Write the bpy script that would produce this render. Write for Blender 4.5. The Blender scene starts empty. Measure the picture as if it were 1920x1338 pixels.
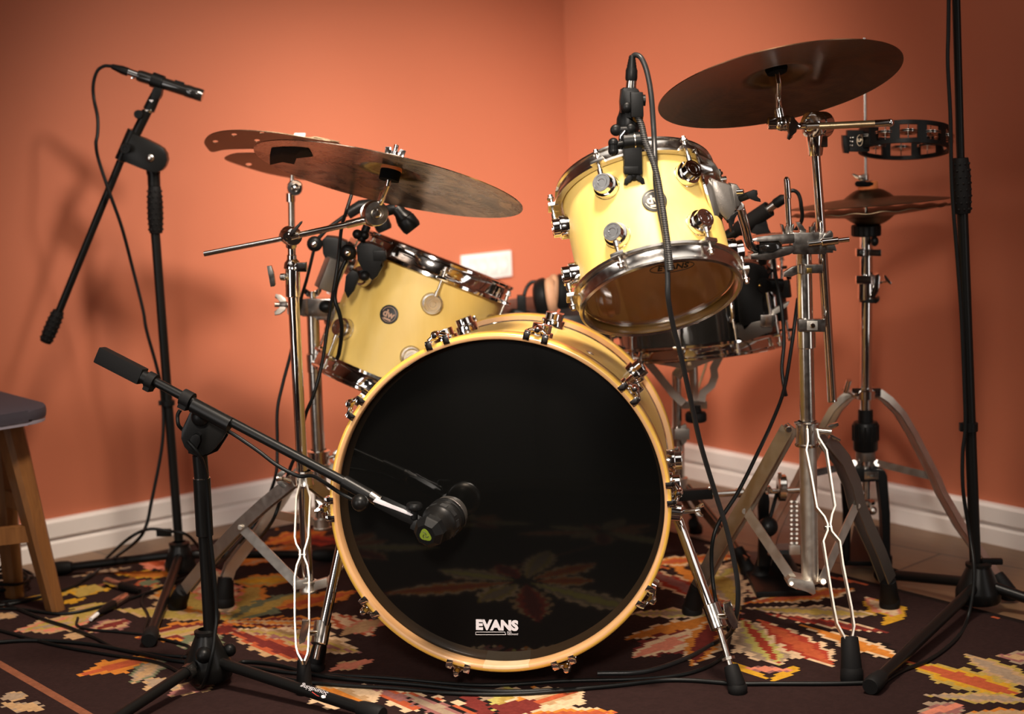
import bpy, bmesh, math, random
from math import sin, cos, pi, radians, sqrt, atan2
from mathutils import Vector as V, Matrix

random.seed(7)
S = bpy.context.scene
COL = S.collection

# ------------------------------------------------------------------ camera
FPX, PITCH, ROLL, CAMH = 3300.0, radians(9.0), radians(2.0), 1.04
IMG_W, IMG_H = 1920, 1338
FWD = V((0, cos(PITCH), -sin(PITCH)))
_R0 = V((1, 0, 0)); _D0 = V((0, -sin(PITCH), -cos(PITCH)))
RIGHT = _R0 * cos(ROLL) + _D0 * sin(ROLL)
DOWN = _D0 * cos(ROLL) - _R0 * sin(ROLL)
EYE = V((0, 0, CAMH))
cam_d = bpy.data.cameras.new('camera'); cam = bpy.data.objects.new('camera', cam_d)
COL.objects.link(cam); S.camera = cam
m = Matrix.Identity(4)
for i in range(3):
    m[i][0] = RIGHT[i]; m[i][1] = -DOWN[i]; m[i][2] = -FWD[i]; m[i][3] = EYE[i]
cam.matrix_world = m
cam_d.sensor_width = 36.0; cam_d.sensor_fit = 'HORIZONTAL'
cam_d.lens = 36.0 * FPX / IMG_W
cam_d.clip_start = 0.05
cam_d.dof.use_dof = True; cam_d.dof.focus_distance = 2.98; cam_d.dof.aperture_fstop = 3.2

# ------------------------------------------------------------------ light and exposure
S.view_settings.view_transform = 'Standard'; S.view_settings.look = 'None'
S.view_settings.gamma = 1.0; S.view_settings.use_curve_mapping = False
S.view_settings.exposure = 0.33
w = bpy.data.worlds.new('world'); S.world = w; w.use_nodes = True
w.node_tree.nodes['Background'].inputs[0].default_value = (1.0, 0.93, 0.85, 1)
w.node_tree.nodes['Background'].inputs[1].default_value = 0.008

def P_aim(px, py, Y):
    d = FWD + RIGHT * ((px - IMG_W / 2) / FPX) + DOWN * ((py - IMG_H / 2) / FPX); return EYE + d * (Y / d.y)
def lamp(kind, name, loc, target, energy, color, **kw):
    d = bpy.data.lights.new(name, kind); d.energy = energy; d.color = color
    for k, v in kw.items(): setattr(d, k, v)
    o = bpy.data.objects.new(name, d); COL.objects.link(o)
    o.location = loc
    o.rotation_euler = (V(target) - V(loc)).to_track_quat('-Z', 'Y').to_euler()
    return o
lamp('SPOT', 'key_spot', (0.95, 1.50, 2.30), P_aim(440, 330, 4.05), 330, (1.0, 0.89, 0.78),
     spot_size=radians(22), spot_blend=1.0, shadow_soft_size=0.18)
lamp('SPOT', 'middle_spot', (0.55, 1.40, 2.30), P_aim(790, 330, 4.4), 430, (1.0, 0.89, 0.78),
     spot_size=radians(22), spot_blend=1.0, shadow_soft_size=0.18)  # added next to the key to stretch its pool along the wall
lamp('SPOT', 'left_spot', (-1.00, 1.30, 2.20), P_aim(1200, 350, 4.5), 560, (1.0, 0.89, 0.78),
     spot_size=radians(24), spot_blend=1.0, shadow_soft_size=0.18)
lamp('SPOT', 'ceiling_lamp', (0.10, 2.20, 2.55), (-0.22, 3.40, 0.0), 320, (1.0, 0.84, 0.68),
     spot_size=radians(66), spot_blend=0.9, shadow_soft_size=0.20)
lamp('SPOT', 'front_spot', (-0.25, -0.60, 2.00), (0.05, 2.95, 0.62), 470, (1.0, 0.90, 0.80),
     spot_size=radians(27), spot_blend=1.0, shadow_soft_size=0.22)  # added frontal light, brightens the kit and mostly spares the walls
lamp('AREA', 'ceiling_fill', (0.05, 1.85, 2.60), (0.05, 1.86, 0.0), 19, (1.0, 0.95, 0.89),
     shape='RECTANGLE', size=4.4, size_y=1.7, spread=radians(112))  # added area light standing in for a bright ceiling mirrored in the lugs
lamp('AREA', 'left_chrome_fill', (-1.9, 1.2, 0.95), (0.0, 3.0, 0.6), 4.5, (1.0, 0.94, 0.90),
     shape='RECTANGLE', size=0.8, size_y=1.75, spread=radians(95))  # added light, mainly there for pale streaks in the chrome tubes
lamp('AREA', 'right_chrome_fill', (2.1, 1.6, 0.95), (0.3, 3.0, 0.6), 1.6, (1.0, 0.94, 0.90),
     shape='RECTANGLE', size=0.4, size_y=1.7, spread=radians(95))  # weaker added light on the other side, also for chrome reflections
lamp('SPOT', 'back_room_fill', (-0.3, -1.0, 2.35), (-0.8, -2.9, 1.9), 40, (1.0, 0.93, 0.88),
     spot_size=radians(130), spot_blend=0.6, shadow_soft_size=0.2)  # added behind the camera to lighten the room walls that chrome mirrors

# ------------------------------------------------------------------ placing helpers
def ray(px, py):
    x = (px - IMG_W / 2) / FPX; y = (py - IMG_H / 2) / FPX
    return FWD + RIGHT * x + DOWN * y
def P(px, py, Y):
    d = ray(px, py); return EYE + d * (Y / d.y)
RUG = 0.006
def G(px, py, z=RUG):
    d = ray(px, py); return EYE + d * ((z - CAMH) / d.z)
def SZ(n, Y):
    return n * Y / cos(PITCH) / FPX
def img_dir(dx, dy):
    return (RIGHT * dx + DOWN * dy).normalized()
def facing(px, py, Y, ang, ratio, under=True):
    """upward normal of a round thing whose outline in the photo is an ellipse:
    ang = slope of the long axis in degrees (down to the right is positive)"""
    c = P(px, py, Y); wv = (c - EYE).normalized()
    a = radians(ang)
    e = img_dir(sin(a), -cos(a)); e = (e - wv * e.dot(wv)).normalized()
    s = ratio if under else -ratio
    return (e * sqrt(1 - s * s) + wv * s).normalized()

# ------------------------------------------------------------------ mesh builder
def orth(d):
    d = d.normalized()
    h = V((0, 0, 1)) if abs(d.z) < 0.9 else V((1, 0, 0))
    u = d.cross(h).normalized(); return u, d.cross(u).normalized()
class MB:
    def __init__(s): s.bm = bmesh.new(); s.m = 0
    def face(s, vs):
        try:
            f = s.bm.faces.new(vs); f.material_index = s.m; f.smooth = True
        except ValueError: pass
    def lathe(s, c, axis, prof, seg=32, closed=False, u=None, arc=None):
        c = V(c); axis = V(axis).normalized()
        if u is None: u, v = orth(axis)
        else:
            u = (V(u) - axis * V(u).dot(axis)).normalized(); v = axis.cross(u)
        rings = []
        n = seg if arc is None else seg + 1
        for r, h in prof:
            if r < 1e-6 and arc is None:
                rings.append([s.bm.verts.new(c + axis * h)] * n)
            else:
                a0, a1 = (0, 2 * pi) if arc is None else arc
                rings.append([s.bm.verts.new(c + axis * h + (u * cos(a0 + (a1 - a0) * i / seg) + v * sin(a0 + (a1 - a0) * i / seg)) * r) for i in range(n)])
        pairs = list(zip(rings, rings[1:]))
        if closed: pairs.append((rings[-1], rings[0]))
        for a, b in pairs:
            for i in range(seg):
                j = (i + 1) % n
                q = [a[i], a[j], b[j], b[i]]
                q2 = []
                for x in q:
                    if x not in q2: q2.append(x)
                if len(q2) > 2: s.face(q2)
        return s
    def cyl(s, a, b, r, r2=None, seg=20):
        a = V(a); b = V(b); r2 = r if r2 is None else r2
        L = (b - a).length; e = min(0.0012, r * 0.15, L * 0.2)
        return s.lathe(a, b - a, [(0, 0), (r - e, 0), (r, e), (r2, L - e), (r2 - min(e, r2 * .5), L), (0, L)], seg)
    def tube(s, pts, r, seg=10, cap=True):
        pts = [V(p) for p in pts]; n = len(pts)
        rs = r if isinstance(r, (list, tuple)) else [r] * n
        t0 = (pts[1] - pts[0]).normalized(); u, v = orth(t0); rings = []
        for i, p in enumerate(pts):
            t = (pts[min(i + 1, n - 1)] - pts[max(i - 1, 0)]).normalized()
            u = (u - t * u.dot(t)).normalized(); v = t.cross(u)
            rings.append([s.bm.verts.new(p + (u * cos(2 * pi * k / seg) + v * sin(2 * pi * k / seg)) * rs[i]) for k in range(seg)])
        for a, b in zip(rings, rings[1:]):
            for k in range(seg): s.face([a[k], a[(k + 1) % seg], b[(k + 1) % seg], b[k]])
        if cap: s.face(rings[0][::-1]); s.face(rings[-1])
        return s
    def bar(s, pts, wid, th, side):
        """flat strip swept along pts; side = direction of its thin dimension"""
        pts = [V(p) for p in pts]; n = len(pts); rings = []
        for i, p in enumerate(pts):
            t = (pts[min(i + 1, n - 1)] - pts[max(i - 1, 0)]).normalized()
            a = V(side); a = (a - t * a.dot(t)).normalized(); b = t.cross(a)
            wd = wid[i] if isinstance(wid, (list, tuple)) else wid
            rings.append([s.bm.verts.new(p + a * (th / 2 * x) + b * (wd / 2 * y)) for x, y in ((-1, -1), (1, -1), (1, 1), (-1, 1))])
        for a, b in zip(rings, rings[1:]):
            for k in range(4): s.face([a[k], a[(k + 1) % 4], b[(k + 1) % 4], b[k]])
        s.face(rings[0][::-1]); s.face(rings[-1])
        return s
    def box(s, c, ux, uy, uz, bev=0.0):
        """half-extent vectors ux, uy, uz"""
        c = V(c); ux = V(ux); uy = V(uy); uz = V(uz)
        vs = {}
        for x in (-1, 1):
            for y in (-1, 1):
                for z in (-1, 1): vs[x, y, z] = s.bm.verts.new(c + ux * x + uy * y + uz * z)
        fs = []
        for q in (((-1,-1,-1),(-1,1,-1),(1,1,-1),(1,-1,-1)), ((-1,-1,1),(1,-1,1),(1,1,1),(-1,1,1)), ((-1,-1,-1),(1,-1,-1),(1,-1,1),(-1,-1,1)),
                  ((-1,1,-1),(-1,1,1),(1,1,1),(1,1,-1)), ((-1,-1,-1),(-1,-1,1),(-1,1,1),(-1,1,-1)), ((1,-1,-1),(1,1,-1),(1,1,1),(1,-1,1))):
            f = s.bm.faces.new([vs[k] for k in q]); f.material_index = s.m; f.smooth = True; fs.append(f)
        if bev > 0:
            es = list({e for f in fs for e in f.edges})
            bmesh.ops.bevel(s.bm, geom=es, offset=bev, segments=2, affect='EDGES', profile=0.7, clamp_overlap=True)
        return s
    def ball(s, c, r, axis=(0, 0, 1), k=1.0, seg=20):
        n = 10
        return s.lathe(c, axis, [(r * sin(pi * i / n) if 0 < i < n else 0, -r * k * cos(pi * i / n)) for i in range(n + 1)], seg)
    def prism(s, outline, depth, bev=0.0):
        a = [s.bm.verts.new(V(p)) for p in outline]; b = [s.bm.verts.new(V(p) + V(depth)) for p in outline]
        n = len(a); fs = []
        for q in [a[::-1], b] + [[a[i], a[(i + 1) % n], b[(i + 1) % n], b[i]] for i in range(n)]:
            f = s.bm.faces.new(q); f.material_index = s.m; f.smooth = True; fs.append(f)
        if bev > 0:
            es = list({e for f in fs[:2] for e in f.edges})
            bmesh.ops.bevel(s.bm, geom=es, offset=bev, segments=2, affect='EDGES', profile=0.7, clamp_overlap=True)
        return s
    def wing(s, c, axis, span, L, th=0.006):
        """wing nut / wing bolt: hub along axis, two flared ears along span, overall half span L"""
        c = V(c); ax = V(axis).normalized(); sp = V(span); sp = (sp - ax * sp.dot(ax)).normalized(); tn = ax.cross(sp)
        s.cyl(c - ax * L * .35, c + ax * L * .35, L * .34, L * .28, 14)
        for k in (1, -1):
            o = [(.15, -.30), (.55, -.22), (.95, .25), (1.05, .75), (.72, .80), (.45, .35), (.15, .30)]
            s.prism([c + sp * (x * L * k) + ax * (y * L) - tn * th / 2 for x, y in o], tn * th, th * .25)
        return s
    def build(s, name, mats, parent=None, sharp=40, loc=None):
        bmesh.ops.recalc_face_normals(s.bm, faces=s.bm.faces[:])
        me = bpy.data.meshes.new(name)
        root = parent
        while root is not None and root.parent is not None: root = root.parent
        off = V(root.location) if root is not None else (V(loc) if loc is not None else V((0, 0, 0)))
        if off.length: bmesh.ops.translate(s.bm, verts=s.bm.verts[:], vec=-off)
        s.bm.to_mesh(me); s.bm.free()
        for mt in (mats if isinstance(mats, (list, tuple)) else [mats]): me.materials.append(mt)
        me.set_sharp_from_angle(angle=radians(sharp))
        o = bpy.data.objects.new(name, me); COL.objects.link(o)
        if parent is not None: o.parent = parent
        elif loc is not None: o.location = loc
        return o

def tag(o, label, cat, group=None, kind=None):
    o['label'] = label; o['category'] = cat
    if group: o['group'] = group
    if kind: o['kind'] = kind
    return o
def thing(name, label, cat, loc, group=None):
    o = bpy.data.objects.new(name, None); COL.objects.link(o); o.location = loc
    o.empty_display_size = 0.05
    return tag(o, label, cat, group)
def spline(pts, n=8):
    pts = [V(p) for p in pts]; out = []
    q = [pts[0] * 2 - pts[1]] + pts + [pts[-1] * 2 - pts[-2]]
    for i in range(1, len(q) - 2):
        a, b, c, d = q[i - 1], q[i], q[i + 1], q[i + 2]
        for k in range(n):
            t = k / n
            out.append(0.5 * ((2 * b) + (c - a) * t + (2 * a - 5 * b + 4 * c - d) * t * t + (3 * b - a - 3 * c + d) * t ** 3))
    out.append(pts[-1]); return out

def lettering(name, body, size, origin, right, up, mat, parent, bold=0.0, ext=0.0004, width=None):
    cu = bpy.data.curves.new('lettering', 'FONT'); cu.body = body; cu.size = size; cu.extrude = ext; cu.offset = bold
    cu.align_x = 'CENTER'; cu.align_y = 'CENTER'; cu.resolution_u = 3
    o = bpy.data.objects.new('lettering', cu); COL.objects.link(o)
    bpy.context.view_layer.update()
    me = bpy.data.meshes.new_from_object(o.evaluated_get(bpy.context.evaluated_depsgraph_get()))
    bpy.data.objects.remove(o); bpy.data.curves.remove(cu)
    right = V(right).normalized(); up = V(up); up = (up - right * up.dot(right)).normalized(); nn = right.cross(up)
    xs = [v.co.x for v in me.vertices]; k = 1.0 if not width else width / (max(xs) - min(xs))
    root = parent
    while root.parent is not None: root = root.parent
    for v in me.vertices:
        v.co = V(origin) + right * (v.co.x * k) + up * v.co.y + nn * v.co.z - V(root.location)
    me.materials.clear(); me.materials.append(mat)
    t = bpy.data.objects.new(name, me); COL.objects.link(t); t.parent = parent
    return t

# ------------------------------------------------------------------ materials
def new_mat(name):
    mt = bpy.data.materials.new(name); mt.use_nodes = True
    return mt, mt.node_tree.nodes, mt.node_tree.links, mt.node_tree.nodes['Principled BSDF']
def simple(name, col, rough=0.5, metal=0.0, bump=0.0, bscale=200.0, var=0.0, vscale=20.0, coat=0.0, stretch=None, spec=0.5, rvar=0.0):
    mt, N, L, b = new_mat(name)
    b.inputs['Base Color'].default_value = (*col, 1); b.inputs['Roughness'].default_value = rough
    b.inputs['Metallic'].default_value = metal; b.inputs['Coat Weight'].default_value = coat
    b.inputs['Coat Roughness'].default_value = 0.06; b.inputs['Specular IOR Level'].default_value = spec
    tc = N.new('ShaderNodeTexCoord'); mp = N.new('ShaderNodeMapping')
    if stretch: mp.inputs['Scale'].default_value = stretch
    L.new(tc.outputs['Object'], mp.inputs['Vector'])
    if var > 0 or rvar > 0:
        nz = N.new('ShaderNodeTexNoise'); nz.inputs['Scale'].default_value = vscale; nz.inputs['Detail'].default_value = 6
        L.new(mp.outputs[0], nz.inputs['Vector'])
    if var > 0:
        mx = N.new('ShaderNodeMix'); mx.data_type = 'RGBA'
        mx.inputs[6].default_value = (*[c * (1 - var) for c in col], 1); mx.inputs[7].default_value = (*[min(1, c * (1 + var)) for c in col], 1)
        L.new(nz.outputs['Fac'], mx.inputs[0]); L.new(mx.outputs[2], b.inputs['Base Color'])
    if rvar > 0:
        mr = N.new('ShaderNodeMapRange'); mr.inputs[3].default_value = max(0, rough - rvar); mr.inputs[4].default_value = rough + rvar
        L.new(nz.outputs['Fac'], mr.inputs[0]); L.new(mr.outputs[0], b.inputs['Roughness'])
    if bump > 0:
        n2 = N.new('ShaderNodeTexNoise'); n2.inputs['Scale'].default_value = bscale; n2.inputs['Detail'].default_value = 3
        L.new(mp.outputs[0], n2.inputs['Vector'])
        bp = N.new('ShaderNodeBump'); bp.inputs['Strength'].default_value = bump; bp.inputs['Distance'].default_value = 0.001
        L.new(n2.outputs['Fac'], bp.inputs['Height']); L.new(bp.outputs[0], b.inputs['Normal'])
    return mt
WALL = simple('terracotta_paint', (0.455, 0.141, 0.074), 0.62, bump=0.25, bscale=260, var=0.03, vscale=3, spec=0.3)
WHITE = simple('white_gloss_trim', (0.78, 0.74, 0.71), 0.4, var=0.03)
CEIL = simple('ceiling_paint', (0.34, 0.31, 0.28), 0.9, bump=0.1)
DARKW = simple('grey_room_paint', (0.26, 0.25, 0.24), 0.9, bump=0.1)
CHROME = simple('chrome', (0.80, 0.78, 0.76), 0.07, 1.0, rvar=0.05, vscale=60)
CHROME2 = simple('worn_chrome', (0.66, 0.62, 0.57), 0.20, 1.0, var=0.10, vscale=90, rvar=0.10)
STEEL = simple('dull_steel', (0.62, 0.58, 0.52), 0.40, 1.0, var=0.12, vscale=70, rvar=0.10)
GUN = simple('grey_cast_metal', (0.22, 0.20, 0.18), 0.38, 0.9, bump=0.15, bscale=400)
BLACK = simple('black_plastic', (0.005, 0.005, 0.005), 0.40, bump=0.1, bscale=500, spec=0.17)
SATIN = simple('black_powder_coat', (0.006, 0.0058, 0.0055), 0.34, bump=0.08, bscale=700, spec=0.20)
RUBBER = simple('black_rubber', (0.0065, 0.006, 0.006), 0.62, bump=0.2, bscale=300, spec=0.16)
CABLE = simple('black_cable_jacket', (0.005, 0.0055, 0.0055), 0.40, spec=0.2)
CABLEG = simple('grey_black_cable_jacket', (0.016, 0.016, 0.016), 0.36, spec=0.35)
BLKGLOSS = simple('black_lacquer', (0.012, 0.011, 0.010), 0.12, coat=0.6)
HEADBLK = simple('black_drum_film', (0.0028, 0.0028, 0.0026), 0.05, bump=0.012, bscale=9, spec=0.45)
def film_mat():
    mt, N, L, b = new_mat('coated_drum_film'); b.inputs['Base Color'].default_value = (.62, .58, .50, 1); b.inputs['Roughness'].default_value = .5
    tl = N.new('ShaderNodeBsdfTranslucent'); tl.inputs[0].default_value = (.95, .80, .60, 1); mx = N.new('ShaderNodeMixShader'); mx.inputs[0].default_value = .5
    L.new(b.outputs[0], mx.inputs[1]); L.new(tl.outputs[0], mx.inputs[2]); L.new(mx.outputs[0], N['Material Output'].inputs[0]); return mt
HEADWHT = film_mat()
FELT = simple('black_felt', (0.005, 0.005, 0.005), 0.95, bump=0.4, spec=0.1)
FELTO = simple('orange_felt', (0.75, 0.22, 0.07), 0.95, bump=0.4, var=0.1)
PLW = simple('white_plastic', (0.74, 0.73, 0.71), 0.35)
TAPE = simple('black_tape', (0.006, 0.006, 0.006), 0.8, spec=0.15)
BRASS = simple('brass_screw', (0.65, 0.43, 0.12), 0.25, 1.0)
INK = simple('silver_print', (0.55, 0.52, 0.54), 0.45)
INKD = simple('black_print', (0.01, 0.01, 0.01), 0.5)
INKW = simple('white_print', (0.8, 0.78, 0.75), 0.5)
INKR = simple('red_print', (0.65, 0.06, 0.04), 0.5)
INKC = simple('copper_print', (0.45, 0.26, 0.16), 0.4)
INKB = simple('beige_print', (0.75, 0.60, 0.42), 0.45)
GREEN = simple('green_emblem', (0.15, 0.21, 0.012), 0.5)
SEAT = simple('dark_seat_fabric', (0.030, 0.024, 0.034), 0.75, bump=0.3, bscale=300)
SEATW = simple('seat_shell', (0.22, 0.20, 0.24), 0.5)
LEATHER = simple('black_vinyl', (0.012, 0.011, 0.011), 0.42, bump=0.3, bscale=120)
PAD = simple('tan_ear_pad', (0.34, 0.18, 0.10), 0.65, bump=0.5, bscale=90, var=0.2, vscale=60)
def woody(name, c1, c2, rough, scale, coat=0.0, dist=4.0, yz=(1, 1, 1)):
    mt, N, L, b = new_mat(name)
    tc = N.new('ShaderNodeTexCoord'); mp = N.new('ShaderNodeMapping'); mp.inputs['Scale'].default_value = yz
    nz = N.new('ShaderNodeTexNoise'); nz.inputs['Scale'].default_value = scale; nz.inputs['Detail'].default_value = 8; nz.inputs['Distortion'].default_value = dist
    cr = N.new('ShaderNodeValToRGB'); cr.color_ramp.elements[0].color = (*c1, 1); cr.color_ramp.elements[1].color = (*c2, 1)
    cr.color_ramp.elements[0].position = 0.32; cr.color_ramp.elements[1].position = 0.68
    L.new(tc.outputs['Object'], mp.inputs[0]); L.new(mp.outputs[0], nz.inputs['Vector']); L.new(nz.outputs['Fac'], cr.inputs[0]); L.new(cr.outputs[0], b.inputs['Base Color'])
    b.inputs['Roughness'].default_value = rough; b.inputs['Coat Weight'].default_value = coat; b.inputs['Coat Roughness'].default_value = 0.05
    return mt
YELLOW = woody('yellow_satin_lacquer', (0.74, 0.50, 0.125), (0.80, 0.57, 0.175), 0.46, 3.0, 0.10, 1.0, (6, 6, .7))
HOOPY = woody('yellow_hoop_lacquer', (0.60, 0.335, 0.045), (0.66, 0.39, 0.075), 0.28, 6.0, 0.5)
HOOPW = woody('natural_maple', (0.46, 0.24, 0.095), (0.53, 0.30, 0.135), 0.45, 5.0, 0.1, 2.0, (1, 8, 1))
HOOPP = woody('pale_maple_patch', (0.56, 0.38, 0.21), (0.60, 0.43, 0.26), 0.5, 8.0)
SHELLIN = woody('inner_maple', (0.36, 0.19, 0.07), (0.46, 0.26, 0.10), 0.5, 5.0)
LEGWOOD = woody('oiled_beech', (0.14, 0.055, 0.016), (0.21, 0.088, 0.026), 0.45, 6.0, 0.1, 2.0, (8, 8, .8))
def cymbal_mat(name, c1, c2, rough, hammer=.18):
    mt, N, L, b = new_mat(name)
    tc = N.new('ShaderNodeTexCoord'); nz = N.new('ShaderNodeTexNoise'); nz.inputs['Scale'].default_value = 11; nz.inputs['Detail'].default_value = 8; nz.inputs['Distortion'].default_value = 2.5
    wv = N.new('ShaderNodeTexWave'); wv.wave_type = 'RINGS'; wv.rings_direction = 'Z'; wv.inputs['Scale'].default_value = 38; wv.inputs['Distortion'].default_value = 2.0; wv.inputs['Detail'].default_value = 3
    L.new(tc.outputs['Object'], nz.inputs['Vector']); L.new(tc.outputs['Object'], wv.inputs['Vector'])
    cr = N.new('ShaderNodeValToRGB'); cr.color_ramp.elements[0].color = (*c1, 1); cr.color_ramp.elements[1].color = (*c2, 1)
    cr.color_ramp.elements[0].position = 0.3; cr.color_ramp.elements[1].position = 0.75
    L.new(nz.outputs['Fac'], cr.inputs[0]); L.new(cr.outputs[0], b.inputs['Base Color'])
    b.inputs['Metallic'].default_value = 1.0
    mr = N.new('ShaderNodeMapRange'); mr.inputs[3].default_value = rough - .08; mr.inputs[4].default_value = rough + .10
    L.new(nz.outputs['Fac'], mr.inputs[0]); L.new(mr.outputs[0], b.inputs['Roughness'])
    bp = N.new('ShaderNodeBump'); bp.inputs['Strength'].default_value = hammer; bp.inputs['Distance'].default_value = 0.0010
    n3 = N.new('ShaderNodeTexNoise'); n3.inputs['Scale'].default_value = 26; n3.inputs['Detail'].default_value = 4; n3.inputs['Distortion'].default_value = 2; L.new(tc.outputs['Object'], n3.inputs['Vector'])
    wm = N.new('ShaderNodeMath'); wm.operation = 'MULTIPLY'; wm.inputs[1].default_value = .25; L.new(wv.outputs['Fac'], wm.inputs[0])
    ad = N.new('ShaderNodeMath'); ad.operation = 'ADD'; L.new(wm.outputs[0], ad.inputs[0]); L.new(n3.outputs['Fac'], ad.inputs[1])
    L.new(ad.outputs[0], bp.inputs['Height']); L.new(bp.outputs[0], b.inputs['Normal'])
    return mt
CYM = cymbal_mat('dark_bronze', (0.06, 0.036, 0.020), (0.58, 0.43, 0.32), 0.27, hammer=.6)
CYMR = cymbal_mat('tarnished_bronze', (0.10, 0.055, 0.03), (0.22, 0.12, 0.065), 0.34)
CYMH = cymbal_mat('brown_bronze', (0.10, 0.072, 0.045), (0.18, 0.135, 0.085), 0.40)
def clear_mat():
    mt, N, L, b = new_mat('clear_drum_film')
    b.inputs['Base Color'].default_value = (0.9, 0.85, 0.75, 1); b.inputs['Roughness'].default_value = 0.08
    tr = N.new('ShaderNodeBsdfTransparent'); tr.inputs[0].default_value = (0.93, 0.86, 0.76, 1)
    gl = N.new('ShaderNodeBsdfGlossy'); gl.inputs['Roughness'].default_value = 0.05
    fr = N.new('ShaderNodeFresnel'); fr.inputs[0].default_value = 1.75
    mx = N.new('ShaderNodeMixShader'); L.new(fr.outputs[0], mx.inputs[0]); L.new(tr.outputs[0], mx.inputs[1]); L.new(gl.outputs[0], mx.inputs[2])
    out = N['Material Output']; L.new(mx.outputs[0], out.inputs[0]); N.remove(b)
    return mt
CLEAR = clear_mat()
def floor_mat():
    mt, N, L, b = new_mat('brown_laminate')
    tc = N.new('ShaderNodeTexCoord'); mp = N.new('ShaderNodeMapping'); mp.inputs['Rotation'].default_value = (0, 0, radians(45))
    br = N.new('ShaderNodeTexBrick'); br.inputs['Scale'].default_value = 1.0; br.inputs['Brick Width'].default_value = 1.3; br.inputs['Row Height'].default_value = 0.19
    br.inputs['Mortar Size'].default_value = 0.003; br.inputs['Color1'].default_value = (0.20, 0.115, 0.06, 1); br.inputs['Color2'].default_value = (0.26, 0.15, 0.08, 1); br.inputs['Mortar'].default_value = (0.06, 0.035, 0.02, 1)
    nz = N.new('ShaderNodeTexNoise'); nz.inputs['Scale'].default_value = 8; nz.inputs['Detail'].default_value = 8
    mp2 = N.new('ShaderNodeMapping'); mp2.inputs['Scale'].default_value = (1, 12, 1)
    mx = N.new('ShaderNodeMix'); mx.data_type = 'RGBA'; mx.blend_type = 'MULTIPLY'; mx.inputs[0].default_value = 0.5
    L.new(tc.outputs['Object'], mp.inputs[0]); L.new(mp.outputs[0], br.inputs['Vector']); L.new(mp.outputs[0], mp2.inputs[0]); L.new(mp2.outputs[0], nz.inputs['Vector'])
    L.new(br.outputs['Color'], mx.inputs[6]); L.new(nz.outputs['Fac'], mx.inputs[7]); L.new(mx.outputs[2], b.inputs['Base Color'])
    b.inputs['Roughness'].default_value = 0.42
    return mt
FLOORM = floor_mat()
def rug_mat():
    mt, N, L, b = new_mat('woven_kilim')
    at = N.new('ShaderNodeAttribute'); at.attribute_name = 'pattern'
    tc = N.new('ShaderNodeTexCoord'); nz = N.new('ShaderNodeTexNoise'); nz.inputs['Scale'].default_value = 160; nz.inputs['Detail'].default_value = 4
    mr = N.new('ShaderNodeMapRange'); mr.inputs[3].default_value = 0.56; mr.inputs[4].default_value = 0.95
    mx = N.new('ShaderNodeMix'); mx.data_type = 'RGBA'; mx.blend_type = 'MULTIPLY'; mx.inputs[0].default_value = 1.0
    L.new(tc.outputs['Object'], nz.inputs['Vector']); L.new(nz.outputs['Fac'], mr.inputs[0]); L.new(at.outputs['Color'], mx.inputs[6]); L.new(mr.outputs[0], mx.inputs[7])
    L.new(mx.outputs[2], b.inputs['Base Color']); b.inputs['Roughness'].default_value = 0.95; b.inputs['Specular IOR Level'].default_value = 0.1
    bp = N.new('ShaderNodeBump'); bp.inputs['Strength'].default_value = 0.5; bp.inputs['Distance'].default_value = 0.002
    L.new(nz.outputs['Fac'], bp.inputs['Height']); L.new(bp.outputs[0], b.inputs['Normal'])
    return mt
RUGM = rug_mat()

# ------------------------------------------------------------------ the setting
CORNER = G(1080, 851, 0); LPT = G(27, 1062, 0); RPT = G(1920, 1033, 0)
DL = (LPT - CORNER).normalized(); DR = (RPT - CORNER).normalized()
NL = V((0, 0, 1)).cross(DL); NL = NL if NL.dot(DR) > 0 else -NL        # into the room, from the left wall
NR = V((0, 0, 1)).cross(DR); NR = NR if NR.dot(DL) > 0 else -NR
ROOM, CEILH, BT = 5.6, 2.62, 0.022
WC = CORNER - (DL + DR) * BT
def slab(name, a, b, n, h, mt):
    mb = MB(); a = V(a); b = V(b)
    mb.prism([a, b, b - n * .12, a - n * .12], V((0, 0, h)))
    o = mb.build(name, mt); o['kind'] = 'structure'; return o
slab('wall_left', WC - DL * 0.14, WC + DL * ROOM, NL, CEILH, WALL)
slab('wall_right', WC - DR * 0.14, WC + DR * ROOM, NR, CEILH, WALL)
slab('wall_front', WC + DL * ROOM, WC + DL * ROOM + DR * ROOM, -DL, CEILH, DARKW)
slab('wall_back', WC + DR * ROOM, WC + DL * ROOM + DR * ROOM, -DR, CEILH, DARKW)
def plate(name, z, th, mt):
    mb = MB(); mb.prism([WC + V((0, 0, z)), WC + DL * ROOM + V((0, 0, z)), WC + (DL + DR) * ROOM + V((0, 0, z)), WC + DR * ROOM + V((0, 0, z))], V((0, 0, th)))
    o = mb.build(name, mt); o['kind'] = 'structure'; return o
plate('floor', 0, -0.1, FLOORM); plate('ceiling', CEILH, 0.1, CEIL)
def baseboard(name, d, n):
    mb = MB()
    o = [(0, 0), (BT + .0, 0), (BT, .034), (BT - .010, .040), (BT - .010, .045), (BT, .049), (BT, .082), (BT - .006, .088), (0, .088)]
    mb.prism([WC + n * x + V((0, 0, z)) for x, z in o], d * ROOM)
    b = mb.build(name, WHITE, sharp=30); b['kind'] = 'structure'
baseboard('baseboard_left', DL, NL); baseboard('baseboard_right', DR, NR)

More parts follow.
